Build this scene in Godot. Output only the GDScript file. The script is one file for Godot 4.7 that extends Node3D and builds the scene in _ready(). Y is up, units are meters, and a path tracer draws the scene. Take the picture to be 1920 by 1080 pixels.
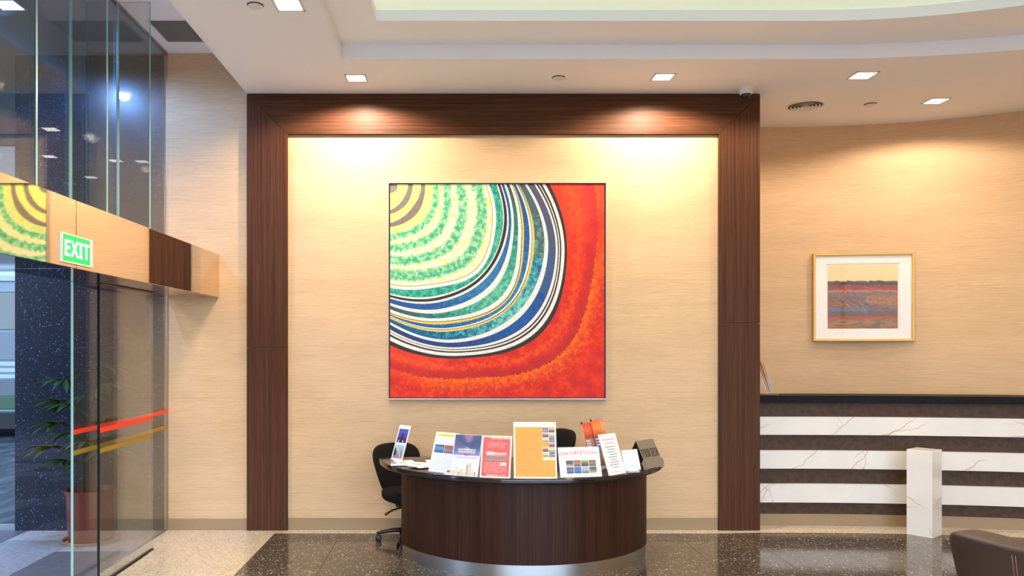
extends Node3D
# A hotel lobby with a curved tour desk before a framed abstract painting. x right, y up, depth runs along -z.

var M := {}
var taken := {}
var rng := RandomNumberGenerator.new()

# ---------------------------------------------------------------- naming
func numbered(called: String) -> String:
	var k: int = taken.get(called, 0)
	taken[called] = k + 1
	return called if k == 0 else "%s_%03d" % [called, k]

func tag(o: Node, label: String, category: String, group := "") -> Node:
	o.set_meta("label", label)
	o.set_meta("category", category)
	if group != "":
		o.set_meta("group", group)
	return o

func thing(called: String, label: String, category: String, at := Vector3.ZERO, turn := 0.0, group := "") -> Node3D:
	var o := Node3D.new()
	o.name = numbered(called)
	add_child(o)
	o.position = at
	o.rotation.y = turn
	tag(o, label, category, group)
	return o

func struct_root(called: String) -> Node3D:
	var o := Node3D.new()
	o.name = called
	add_child(o)
	o.set_meta("kind", "structure")
	return o

func put(called: String, mesh: Mesh, m: Material, parent: Node = null) -> MeshInstance3D:
	var o := MeshInstance3D.new()
	o.mesh = mesh
	o.material_override = m
	if parent == null:
		o.name = numbered(called)
		add_child(o)
	else:
		o.name = called
		parent.add_child(o, true)
	return o

func struct(called: String, mesh: Mesh, m: Material, parent: Node = null) -> MeshInstance3D:
	var o := put(called, mesh, m, parent)
	if parent == null:
		o.name = called
		o.set_meta("kind", "structure")
	return o

# ---------------------------------------------------------------- mesh tools
func mb() -> SurfaceTool:
	var st := SurfaceTool.new()
	st.begin(Mesh.PRIMITIVE_TRIANGLES)
	return st

func v(x: float, y: float, d: float) -> Vector3:
	return Vector3(x, y, -d)

func tri(st: SurfaceTool, a: Vector3, b: Vector3, c: Vector3, n: Vector3) -> void:
	st.set_normal(n)
	st.set_uv(Vector2.ZERO)
	if (a - c).cross(a - b).dot(n) >= 0.0:
		st.add_vertex(a); st.add_vertex(b); st.add_vertex(c)
	else:
		st.add_vertex(a); st.add_vertex(c); st.add_vertex(b)

func quad(st: SurfaceTool, a: Vector3, b: Vector3, c: Vector3, d: Vector3, n: Vector3) -> void:
	tri(st, a, b, c, n)
	tri(st, a, c, d, n)

func vtx(st: SurfaceTool, p: Vector3, n: Vector3, uv: Vector2) -> void:
	st.set_normal(n)
	st.set_uv(uv)
	st.add_vertex(p)

# a picture: a = bottom left, b = bottom right, c = top right, d = top left
func picture(st: SurfaceTool, a: Vector3, b: Vector3, c: Vector3, d: Vector3) -> void:
	var n := (a - d).cross(a - b).normalized() * -1.0
	n = (b - a).cross(d - a).normalized()
	var p := [a, d, c, a, c, b]
	var u := [Vector2(0, 1), Vector2(0, 0), Vector2(1, 0), Vector2(0, 1), Vector2(1, 0), Vector2(1, 1)]
	for i in 6:
		vtx(st, p[i], n, u[i])

# chamfered box between two corners
func bx(st: SurfaceTool, lo: Vector3, hi: Vector3, bev := 0.0, xf := Transform3D()) -> void:
	var c := (lo + hi) / 2.0
	var h := ((hi - lo) / 2.0).abs()
	var b := minf(bev, minf(h.x, minf(h.y, h.z)) * 0.9)
	var ax := [Vector3.RIGHT, Vector3.UP, Vector3.BACK]
	for i in 3:
		var j := (i + 1) % 3
		var k := (i + 2) % 3
		for s in [-1.0, 1.0]:
			var o: Vector3 = c + ax[i] * h[i] * s
			var e: Vector3 = ax[j] * (h[j] - b)
			var f: Vector3 = ax[k] * (h[k] - b)
			quad(st, xf * (o - e - f), xf * (o + e - f), xf * (o + e + f), xf * (o - e + f), (xf.basis * (ax[i] * s)).normalized())
		if b > 0.0:
			for s in [-1.0, 1.0]:
				for t in [-1.0, 1.0]:
					var p: Vector3 = c + ax[i] * h[i] * s + ax[j] * (h[j] - b) * t
					var q: Vector3 = c + ax[i] * (h[i] - b) * s + ax[j] * h[j] * t
					var f: Vector3 = ax[k] * (h[k] - b)
					quad(st, xf * (p - f), xf * (p + f), xf * (q + f), xf * (q - f), (xf.basis * (ax[i] * s + ax[j] * t)).normalized())
	if b > 0.0:
		for sx in [-1.0, 1.0]:
			for sy in [-1.0, 1.0]:
				for sz in [-1.0, 1.0]:
					var s := Vector3(sx, sy, sz)
					tri(st, xf * (c + s * (h - Vector3(0, b, b))), xf * (c + s * (h - Vector3(b, 0, b))), xf * (c + s * (h - Vector3(b, b, 0))), (xf.basis * s).normalized())

func boxm(lo: Vector3, hi: Vector3, bev := 0.0) -> ArrayMesh:
	var st := mb()
	bx(st, lo, hi, bev)
	return st.commit()

# x0,x1, y0,y1, near depth d0, far depth d1
func box_d(x0: float, x1: float, y0: float, y1: float, d0: float, d1: float, bev := 0.0) -> ArrayMesh:
	return boxm(Vector3(x0, y0, -d1), Vector3(x1, y1, -d0), bev)

# polygon extruded: f maps a point of the polygon and t to space
func extr(st: SurfaceTool, poly_in: PackedVector2Array, t0: float, t1: float, f: Callable, bev := 0.0, smooth := false) -> void:
	var poly := poly_in.duplicate()
	if Geometry2D.is_polygon_clockwise(poly):
		poly.reverse()
	var n := poly.size()
	var out := PackedVector2Array()
	var vn := PackedVector2Array()
	for i in n:
		var e := poly[(i + 1) % n] - poly[i]
		out.append(Vector2(e.y, -e.x).normalized())
	for i in n:
		var m := (out[i] + out[(i + n - 1) % n])
		vn.append(m.normalized() / maxf(0.4, m.normalized().dot(out[i])))
	var inset := PackedVector2Array()
	for i in n:
		inset.append(poly[i] - vn[i] * bev)
	var up: Vector3 = (f.call(poly[0], t1) - f.call(poly[0], t0)).normalized()
	var ids := Geometry2D.triangulate_polygon(inset)
	var sg := signf(t1 - t0)
	for i in range(0, ids.size(), 3):
		tri(st, f.call(inset[ids[i]], t1), f.call(inset[ids[i + 1]], t1), f.call(inset[ids[i + 2]], t1), up)
		tri(st, f.call(poly[ids[i]], t0), f.call(poly[ids[i + 1]], t0), f.call(poly[ids[i + 2]], t0), -up)
	for i in n:
		var j := (i + 1) % n
		var a: Vector3 = f.call(poly[i], t0)
		var b: Vector3 = f.call(poly[j], t0)
		var c: Vector3 = f.call(poly[j], t1 - bev * sg)
		var d: Vector3 = f.call(poly[i], t1 - bev * sg)
		var nf: Vector3 = (f.call(poly[i] + out[i], t0) - a).normalized()
		if smooth and out[i].dot(out[(i + n - 1) % n]) > 0.8 or smooth and out[i].dot(out[j]) > 0.8:
			var na: Vector3 = nf
			var nb: Vector3 = nf
			if out[i].dot(out[(i + n - 1) % n]) > 0.8:
				na = (f.call(poly[i] + vn[i], t0) - a).normalized()
			if out[i].dot(out[j]) > 0.8:
				nb = (f.call(poly[j] + vn[j], t0) - b).normalized()
			var ps := [a, b, c, a, c, d]
			var ns := [na, nb, nb, na, nb, na]
			if (a - c).cross(a - b).dot(nf) < 0.0:
				ps = [a, c, b, a, d, c]
				ns = [na, nb, nb, na, na, nb]
			for k in 6:
				st.set_normal(ns[k])
				st.add_vertex(ps[k])
		else:
			quad(st, a, b, c, d, nf)
		if bev > 0.0:
			quad(st, d, c, f.call(inset[j], t1), f.call(inset[i], t1), (nf + up).normalized())

func plan(p: Vector2, t: float) -> Vector3:
	return Vector3(p.x, t, -p.y)

func face(p: Vector2, t: float) -> Vector3:
	return Vector3(p.x, p.y, -t)

func slab(poly: PackedVector2Array, y0: float, y1: float, bev := 0.0, smooth := false) -> ArrayMesh:
	var st := mb()
	extr(st, poly, y0, y1, plan, bev, smooth)
	return st.commit()

func poly(a: Array) -> PackedVector2Array:
	var p := PackedVector2Array()
	for i in range(0, a.size(), 2):
		p.append(Vector2(a[i], a[i + 1]))
	return p

func rect(x0: float, x1: float, d0: float, d1: float) -> PackedVector2Array:
	return poly([x0, d0, x1, d0, x1, d1, x0, d1])

func ring(st: SurfaceTool, n: int, rows: Array, close_ends := true, cap0 := true) -> void:
	# rows of equal-length point loops, smooth; normals generated afterwards
	for r in rows.size() - 1:
		for i in n:
			var a: Vector3 = rows[r][i]
			var b: Vector3 = rows[r][(i + 1) % n]
			var c: Vector3 = rows[r + 1][(i + 1) % n]
			var d: Vector3 = rows[r + 1][i]
			for p in [a, b, c, a, c, d]:
				st.add_vertex(p)
	if close_ends:
		for e in [0, rows.size() - 1]:
			if e == 0 and not cap0:
				continue
			var mid := Vector3.ZERO
			for p in rows[e]:
				mid += p / n
			for i in n:
				var a: Vector3 = rows[e][i]
				var b: Vector3 = rows[e][(i + 1) % n]
				if e == 0:
					st.add_vertex(mid); st.add_vertex(b); st.add_vertex(a)
				else:
					st.add_vertex(mid); st.add_vertex(a); st.add_vertex(b)

# lathe around y: profile of (radius, height), bottom to top
func lathe(profile: PackedVector2Array, seg := 32, smooth := false, xf := Transform3D()) -> ArrayMesh:
	var st := mb()
	for i in profile.size() - 1:
		var p := profile[i]
		var q := profile[i + 1]
		if p.is_equal_approx(q):
			continue
		var e := (q - p).normalized()
		var nr := Vector2(e.y, -e.x)
		var n0 := nr
		var n1 := nr
		if smooth:
			if i > 0:
				var f := (p - profile[i - 1]).normalized()
				n0 = (nr + Vector2(f.y, -f.x)).normalized()
			if i < profile.size() - 2:
				var f := (profile[i + 2] - q).normalized()
				n1 = (nr + Vector2(f.y, -f.x)).normalized()
		for k in seg:
			var a0 := TAU * k / seg
			var a1 := TAU * (k + 1) / seg
			var dirs := [Vector3(cos(a0), 0, sin(a0)), Vector3(cos(a1), 0, sin(a1))]
			var pts := [dirs[0] * p.x + Vector3.UP * p.y, dirs[1] * p.x + Vector3.UP * p.y, dirs[1] * q.x + Vector3.UP * q.y, dirs[0] * q.x + Vector3.UP * q.y]
			var ns := [dirs[0] * n0.x + Vector3.UP * n0.y, dirs[1] * n0.x + Vector3.UP * n0.y, dirs[1] * n1.x + Vector3.UP * n1.y, dirs[0] * n1.x + Vector3.UP * n1.y]
			var order := [0, 1, 2, 0, 2, 3]
			var mid: Vector3 = (dirs[0] + dirs[1]).normalized() * nr.x + Vector3.UP * nr.y
			if (pts[0] - pts[2]).cross(pts[0] - (pts[1] if p.x > 1e-6 else pts[3] * 0.0 + pts[1])).dot(mid) < 0.0 or (p.x <= 1e-6 and (pts[0] - pts[3]).cross(pts[0] - pts[2]).dot(mid) < 0.0):
				order = [0, 2, 1, 0, 3, 2]
			for o in order:
				st.set_normal((xf.basis * ns[o]).normalized())
				st.add_vertex(xf * pts[o])
	return st.commit()

# tube along points with radii, smooth
func tube(st: SurfaceTool, pts: Array, radii: Array, n := 10, flat := 1.0) -> void:
	var rows := []
	var side := Vector3.ZERO
	for i in pts.size():
		var t: Vector3 = (pts[mini(i + 1, pts.size() - 1)] - pts[maxi(i - 1, 0)]).normalized()
		if i == 0:
			side = t.cross(Vector3.UP if absf(t.y) < 0.9 else Vector3.RIGHT).normalized()
		side = (side - t * side.dot(t)).normalized()
		var up := side.cross(t)
		var row := []
		for k in n:
			var a := TAU * k / n
			row.append(pts[i] + (side * cos(a) + up * sin(a) * flat) * radii[i])
		rows.append(row)
	ring(st, n, rows)

# cushion: superellipsoid with half sizes h, bent by f
func cushion(h: Vector3, ex: float, ez: float, f: Callable, nu := 40, nv := 24) -> ArrayMesh:
	var st := mb()
	var pw := func(x: float, e: float) -> float: return signf(x) * pow(absf(x), e)
	var rows := []
	for j in nv + 1:
		var w := -PI / 2 + PI * j / nv
		var row := []
		for i in nu:
			var u := TAU * i / nu
			var cw: float = pw.call(cos(w), ez)
			var p := Vector3(h.x * cw * pw.call(cos(u), ex), h.y * pw.call(sin(w), ez), h.z * cw * pw.call(sin(u), ex))
			row.append(f.call(p))
		rows.append(row)
	ring(st, nu, rows, false)
	st.generate_normals()
	return st.commit()

func words(text: String, height: float, m: Material, parent: Node, at: Vector3, bold := false, depth := 0.0006, wide := 1.0, font := "Droid Sans") -> MeshInstance3D:
	var t := TextMesh.new()
	var f := SystemFont.new()
	f.font_names = PackedStringArray([font])
	if bold:
		f.font_weight = 700
	t.font = f
	t.text = text
	t.font_size = 32
	t.pixel_size = height / 23.0
	t.depth = depth
	var o := put("lettering", t, m, parent)
	o.position = at
	o.scale = Vector3(wide, 1, 1)
	return o

# ---------------------------------------------------------------- materials
func mat(c: Color, rough: float, metal := 0.0, spec := 0.5) -> StandardMaterial3D:
	var m := StandardMaterial3D.new()
	m.albedo_color = c
	m.roughness = rough
	m.metallic = metal
	m.metallic_specular = spec
	return m

func c8(r: int, g: int, b: int) -> Color:
	return Color(r / 255.0, g / 255.0, b / 255.0)

func noise(freq: float, sd: int, oct := 4) -> FastNoiseLite:
	var n := FastNoiseLite.new()
	n.seed = sd
	n.noise_type = FastNoiseLite.TYPE_SIMPLEX_SMOOTH
	n.frequency = freq
	n.fractal_octaves = oct
	return n

func ramp(stops: Array) -> Gradient:
	var g := Gradient.new()
	var o := PackedFloat32Array()
	var c := PackedColorArray()
	for s in stops:
		o.append(s[0])
		c.append(s[1])
	g.offsets = o
	g.colors = c
	return g

func noise_tex(freq: float, sd: int, stops: Array, size := 512, oct := 4) -> NoiseTexture2D:
	var t := NoiseTexture2D.new()
	t.width = size
	t.height = size
	t.seamless = true
	t.noise = noise(freq, sd, oct)
	t.color_ramp = ramp(stops)
	return t

func world_map(m: StandardMaterial3D, scale: Vector3, offset := Vector3.ZERO) -> StandardMaterial3D:
	m.uv1_triplanar = true
	m.uv1_world_triplanar = true
	m.uv1_scale = scale
	m.uv1_offset = offset
	m.uv1_triplanar_sharpness = 8.0
	return m

func over(m: StandardMaterial3D, t: Texture2D, scale: Vector3) -> void:
	m.detail_enabled = true
	m.detail_albedo = t
	m.detail_blend_mode = BaseMaterial3D.BLEND_MODE_MUL
	m.detail_uv_layer = BaseMaterial3D.DETAIL_UV_2
	m.uv2_triplanar = true
	m.uv2_world_triplanar = true
	m.uv2_scale = scale

func glass(c: Color, a: float) -> StandardMaterial3D:
	var m := mat(Color(c.r, c.g, c.b, a), 0.0)
	m.transparency = BaseMaterial3D.TRANSPARENCY_ALPHA
	return m

func picmat(img: Image, rough := 0.45) -> StandardMaterial3D:
	var m := mat(Color.WHITE, rough)
	m.albedo_texture = ImageTexture.create_from_image(img)
	return m

func flecked(size: int, base: Color, spread: float, sd: int, flecks: Array) -> Image:
	# flecks: [count, longest px, half width, colour, colour]
	var im := Image.create(size, size, false, Image.FORMAT_RGB8)
	var r := RandomNumberGenerator.new()
	r.seed = sd
	var big := noise(0.02, sd, 3).get_seamless_image(size, size)
	for y in size:
		for x in size:
			var k := 1.0 + spread * (r.randf() - 0.5) * 2.0 + spread * (big.get_pixel(x, y).r - 0.5)
			im.set_pixel(x, y, Color(base.r * k, base.g * k, base.b * k))
	for f in flecks:
		for i in f[0]:
			var p := Vector2(r.randf() * size, r.randf() * size)
			var a := r.randf() * TAU
			var step := Vector2(cos(a), sin(a))
			var col: Color = (f[3] as Color).lerp(f[4], r.randf())
			var len := r.randi_range(1, f[1])
			for s in len:
				for w in range(-f[2], f[2] + 1):
					var q := p + step * s + Vector2(-step.y, step.x) * w * r.randf()
					im.set_pixel(posmod(int(q.x), size), posmod(int(q.y), size), col)
	return im

func woven_image(size: int) -> Image:
	# grasscloth: a tone for every thread, then short thick and thin slubs along the threads
	var im := Image.create(size, size, false, Image.FORMAT_RGB8)
	var r := RandomNumberGenerator.new()
	r.seed = 404
	for y in size:
		var k := 0.955 + r.randf() * 0.045
		im.fill_rect(Rect2i(0, y, size, 1), Color(k, k * 0.997, k * 0.994))
	for i in 5200:
		var y := r.randi() % size
		var x := r.randi() % size
		var len := r.randi_range(30, 230)
		var k := r.randf_range(0.88, 0.95) if r.randf() < 0.55 else r.randf_range(0.97, 1.0)
		var c := Color(k, k * 0.992, k * 0.98)
		var t := 1 if r.randf() < 0.75 else 2
		im.fill_rect(Rect2i(x, y, mini(len, size - x), t), c)
		if x + len > size:
			im.fill_rect(Rect2i(0, y, x + len - size, t), c)
	return im

func marble_image(size: int, sd: int) -> Image:
	# white ground with a few long wandering golden veins that branch
	var im := Image.create(size, size, false, Image.FORMAT_RGB8)
	var c := noise(0.008, sd + 9, 3).get_seamless_image(size, size)
	for y in size:
		for x in size:
			var g: float = 0.035 * (c.get_pixel(x, y).r - 0.5)
			im.set_pixel(x, y, Color(0.93 + g, 0.915 + g, 0.89 + g))
	var r := RandomNumberGenerator.new()
	r.seed = sd
	var todo := []
	for k in 26:
		todo.append([Vector2(r.randf(), r.randf()) * size, r.randf_range(-0.9, 0.9) + (PI if r.randf() < 0.5 else 0.0), r.randi_range(150, 420), r.randf_range(0.35, 0.85), 0])
	while todo.size() > 0:
		var q: Array = todo.pop_back()
		var p: Vector2 = q[0]
		var a: float = q[1]
		var bend := 0.0
		for i in q[2]:
			bend = clampf(bend * 0.9 + r.randf_range(-0.16, 0.16), -0.5, 0.5)
			var dir := a + bend * 1.6 + r.randf_range(-0.35, 0.35)
			p += Vector2(cos(dir), sin(dir))
			var fade: float = q[3] * clampf(minf(i, q[2] - i) / 40.0, 0.0, 1.0) * r.randf_range(0.6, 1.0)
			for w in [[0, 0, 1.0], [0, 1, 0.55], [1, 0, 0.3], [0, -1, 0.22], [0, 2, 0.15]]:
				var px := posmod(int(p.x) + w[0], size)
				var py := posmod(int(p.y) + w[1], size)
				im.set_pixel(px, py, im.get_pixel(px, py).lerp(Color(0.60, 0.45, 0.30), fade * w[2]))
			if q[4] < 2 and r.randf() < 0.006:
				todo.append([p, a + r.randf_range(-1.1, 1.1), int(q[2] * 0.4), q[3] * 0.8, q[4] + 1])
	return im

func make_materials() -> void:
	var w := Color.WHITE
	# woven wallcovering: fine horizontal threads
	M.wall = world_map(mat(c8(220, 186, 146), 0.78, 0.0, 0.2), Vector3(0.95, 0.95, 0.95))
	M.wall.albedo_texture = ImageTexture.create_from_image(woven_image(1024))
	over(M.wall, noise_tex(0.006, 8, [[0.0, Color(0.972, 0.97, 0.968)], [0.6, w], [1.0, w]], 256, 3), Vector3(0.4, 1.7, 0.4))
	# veneer: straight fine stripes
	var grain := noise_tex(0.016, 21, [[0.0, Color(0.72, 0.69, 0.67)], [0.35, Color(0.86, 0.84, 0.82)], [0.6, Color(0.94, 0.93, 0.92)], [0.8, w], [1.0, w]], 512, 5)
	var fine := noise_tex(0.03, 22, [[0.0, Color(0.78, 0.75, 0.73)], [0.5, Color(0.95, 0.94, 0.93)], [1.0, w]], 512, 3)
	M.wood = world_map(mat(c8(94, 59, 37), 0.5, 0.0, 0.28), Vector3(5.0, 0.06, 5.0))
	M.wood.albedo_texture = grain
	over(M.wood, fine, Vector3(13.0, 0.25, 13.0))
	M.wood_across = world_map(mat(c8(94, 59, 37), 0.5, 0.0, 0.28), Vector3(0.06, 5.0, 0.06))
	M.wood_across.albedo_texture = grain
	over(M.wood_across, fine, Vector3(0.25, 13.0, 0.25))
	M.desk_wood = world_map(mat(c8(72, 43, 30), 0.42, 0.0, 0.28), Vector3(4.0, 0.05, 4.0), Vector3(0.3, 0.1, 0.2))
	M.desk_wood.albedo_texture = grain
	over(M.desk_wood, fine, Vector3(11.0, 0.2, 11.0))
	# stone
	var dark := ImageTexture.create_from_image(flecked(1024, c8(80, 72, 63), 0.22, 31, [[6000, 6, 2, c8(44, 39, 35), c8(64, 56, 49)], [6500, 9, 1, c8(112, 101, 88), c8(140, 128, 113)], [3000, 12, 1, c8(176, 166, 152), c8(226, 220, 210)], [500, 11, 2, c8(226, 220, 210), c8(250, 246, 240)]]))
	M.dark_stone = []
	for k in 4:
		var m := world_map(mat([c8(255, 252, 248), c8(242, 240, 238), c8(250, 244, 236), c8(236, 236, 236)][k], 0.11, 0.0, 0.5), Vector3(1.0, 1.0, 1.0) * 0.55, Vector3(0.31 * k, 0.0, 0.17 * k))
		m.albedo_texture = dark
		M.dark_stone.append(m)
	var pale := ImageTexture.create_from_image(flecked(1024, c8(206, 190, 168), 0.07, 37, [[12000, 5, 2, c8(158, 138, 114), c8(180, 160, 136)], [8000, 5, 2, c8(230, 222, 208), c8(246, 240, 230)], [7000, 4, 1, c8(92, 80, 68), c8(124, 108, 92)]]))
	M.pale_stone = []
	for k in 3:
		var m := world_map(mat([w, c8(250, 248, 246), c8(246, 248, 246)][k], 0.22, 0.0, 0.5), Vector3(1, 1, 1) * 0.5, Vector3(0.27 * k, 0.0, 0.4 * k))
		m.albedo_texture = pale
		M.pale_stone.append(m)
	M.navy_stone = world_map(mat(w, 0.30, 0.0, 0.4), Vector3(1, 1, 1) * 0.36)
	M.navy_stone.albedo_texture = ImageTexture.create_from_image(flecked(1024, c8(13, 18, 34), 0.22, 41, [[9000, 5, 2, c8(14, 16, 24), c8(30, 34, 50)], [6500, 4, 1, c8(34, 54, 100), c8(54, 84, 146)], [2800, 3, 1, c8(90, 124, 190), c8(160, 186, 226)]]))
	M.navy_stone.clearcoat_enabled = true
	M.navy_stone.clearcoat = 1.0
	M.navy_stone.clearcoat_roughness = 0.0
	M.marble = world_map(mat(c8(248, 244, 238), 0.16), Vector3(0.36, 0.36, 0.36))
	M.marble.albedo_texture = ImageTexture.create_from_image(marble_image(1024, 52))
	M.counter_band = world_map(mat(c8(88, 68, 54), 0.45, 0.0, 0.3), Vector3(1.3, 1.3, 1.3))
	M.counter_band.albedo_texture = noise_tex(0.02, 61, [[0.0, Color(0.78, 0.76, 0.74)], [0.5, Color(0.9, 0.89, 0.88)], [1.0, w]])
	M.counter_top = mat(c8(24, 20, 19), 0.5, 0.0, 0.25)
	M.ledge = mat(c8(120, 96, 74), 0.3)
	M.skirting = mat(c8(158, 132, 98), 0.45, 0.2)
	M.skirting_side = M.skirting
	M.plaster = mat(c8(236, 236, 238), 0.85, 0.0, 0.2)
	M.plaster_tray = mat(c8(240, 242, 245), 0.8, 0.0, 0.2)
	M.fitting = mat(c8(222, 218, 212), 0.5)
	M.grille = mat(c8(120, 112, 108), 0.6)
	M.grille_dark = mat(c8(60, 56, 54), 0.8)
	M.mirror_metal = mat(c8(232, 212, 188), 0.03, 1.0)
	M.steel = mat(c8(196, 192, 184), 0.3, 1.0)
	M.chrome = mat(c8(205, 205, 205), 0.15, 1.0)
	M.track = mat(c8(92, 90, 86), 0.4, 0.7)
	M.pane = glass(c8(34, 66, 54), 0.10)
	M.glass_edge = mat(c8(150, 190, 184), 0.2)
	M.glass_edge_dark = mat(c8(14, 28, 28), 0.25)
	M.film_red = mat(c8(232, 52, 22), 0.4)
	M.film_gold = mat(c8(150, 118, 20), 0.4)
	M.seal = mat(c8(20, 20, 20), 0.7)
	M.acrylic = glass(c8(235, 240, 240), 0.025)
	M.acrylic.metallic_specular = 0.35
	M.print_glass = glass(c8(240, 240, 240), 0.02)
	M.print_glass.metallic_specular = 0.15
	M.smoke = mat(c8(124, 112, 98), 0.2)
	M.black_plastic = mat(c8(22, 21, 21), 0.45)
	M.black_cloth = mat(c8(30, 27, 25), 0.9, 0.0, 0.2)
	M.leather = mat(c8(54, 38, 33), 0.46)
	M.leather.heightmap_enabled = true
	M.leather.heightmap_texture = noise_tex(0.09, 77, [[0.0, Color.BLACK], [1.0, w]], 256, 3)
	M.leather.heightmap_scale = 0.05
	M.leather.uv1_triplanar = true
	M.leather.uv1_scale = Vector3(6, 6, 6)
	M.stitch = mat(c8(140, 112, 100), 0.8)
	M.paper = mat(c8(240, 238, 236), 0.6)
	M.paper_edge = mat(c8(225, 220, 214), 0.7)
	M.red_ink = mat(c8(206, 44, 52), 0.6)
	M.grey_ink = mat(c8(110, 112, 122), 0.7)
	M.dark_ink = mat(c8(22, 19, 18), 0.7)
	M.gilt = mat(c8(222, 176, 96), 0.38, 0.25)
	M.silver = mat(c8(182, 172, 162), 0.5, 0.5)
	M.canvas_edge = mat(c8(28, 26, 26), 0.7)
	M.mount = mat(c8(240, 236, 226), 0.8)
	M.pot = mat(c8(112, 38, 28), 0.25)
	M.soil = mat(c8(44, 34, 26), 0.95)
	M.leaf = mat(c8(34, 62, 26), 0.45)
	M.leaf.backlight_enabled = true
	M.leaf.backlight = c8(60, 90, 30)
	M.leaf_tip = mat(c8(78, 88, 34), 0.5)
	M.cane = mat(c8(46, 44, 28), 0.85)
	M.paving = []
	for k in 4:
		var m := world_map(mat([c8(164, 166, 174), c8(148, 150, 158), c8(180, 179, 182), c8(96, 98, 106)][k], 0.42), Vector3(1, 1, 1) * 1.5)
		m.albedo_texture = noise_tex(0.04, 91 + k, [[0.0, Color(0.78, 0.78, 0.78)], [0.5, Color(0.94, 0.94, 0.94)], [1.0, w]], 256)
		M.paving.append(m)
	M.asphalt = world_map(mat(c8(50, 56, 64), 0.4), Vector3(0.5, 0.5, 0.12))
	M.asphalt.albedo_texture = noise_tex(0.02, 99, [[0.0, Color(0.45, 0.45, 0.45)], [0.45, Color(0.62, 0.62, 0.62)], [0.7, w], [1.0, w]], 512)
	M.soffit = mat(c8(120, 112, 108), 0.8)
	M.concrete = mat(c8(120, 122, 126), 0.85)

# ---------------------------------------------------------------- the painting and the prints
var ring_top := [0.449, 0.4615, 0.495, 0.5025, 0.5136, 0.5186, 0.531, 0.541, 0.556, 0.568, 0.5707, 0.5744, 0.5856, 0.593, 0.5968, 0.6005, 0.628, 0.640, 0.6725, 0.682, 0.692, 0.697, 0.7084, 0.7246, 0.7444]
var ring_upper := [0.518, 0.5337, 0.5664, 0.5704, 0.5856, 0.5946, 0.6088, 0.6234, 0.646, 0.6633, 0.6663, 0.6764, 0.7042, 0.7153, 0.7173, 0.7294, 0.780, 0.799, 0.8365, 0.8476, 0.8526, 0.858, 0.865, 0.881, 0.8935]
var ring_middle := [0.566, 0.583, 0.598, 0.604, 0.617, 0.628, 0.664, 0.690, 0.739, 0.7615, 0.765, 0.7718, 0.7855, 0.7936, 0.797, 0.804, 0.845, 0.870, 0.916, 0.931, 0.938, 0.945, 0.954, 0.972, 0.993]
var ring_lower := [0.5107, 0.526, 0.5657, 0.5746, 0.588, 0.5987, 0.6313, 0.6512, 0.6775, 0.6932, 0.6958, 0.7085, 0.7276, 0.7337, 0.7357, 0.7468, 0.7872, 0.8029, 0.8271, 0.836, 0.8397, 0.8475, 0.8544, 0.870, 0.8833]
var ring_left := [0.471, 0.485, 0.511, 0.519, 0.529, 0.536, 0.556, 0.5686, 0.586, 0.601, 0.6035, 0.611, 0.616, 0.621, 0.6225, 0.630, 0.646, 0.658, 0.681, 0.691, 0.6933, 0.703, 0.713, 0.733, 0.754]
# what lies beyond each ring line: w white, t teal, d dark, b blue, g dark to teal, y yellow, n navy, r red
var ring_fill := "wtwdwbwgwdybwdytwnwdwdwdr"

func five(a: Array, at: float) -> float:
	# smooth curve through five samples at 0, 22.5, 45, 67.5 and 90 degrees
	var t := clampf(at, 0.0, 1.0) * 4.0
	var i := mini(int(t), 3)
	var f := t - i
	var p0: float = a[i - 1] if i > 0 else a[0] * 2.0 - a[1] * 0.85 - a[2] * 0.15
	var p3: float = a[i + 2] if i < 3 else a[4] * 2.0 - a[3] * 0.85 - a[2] * 0.15
	return cubic_interpolate(a[i], a[i + 1], p0, p3, f)

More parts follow.
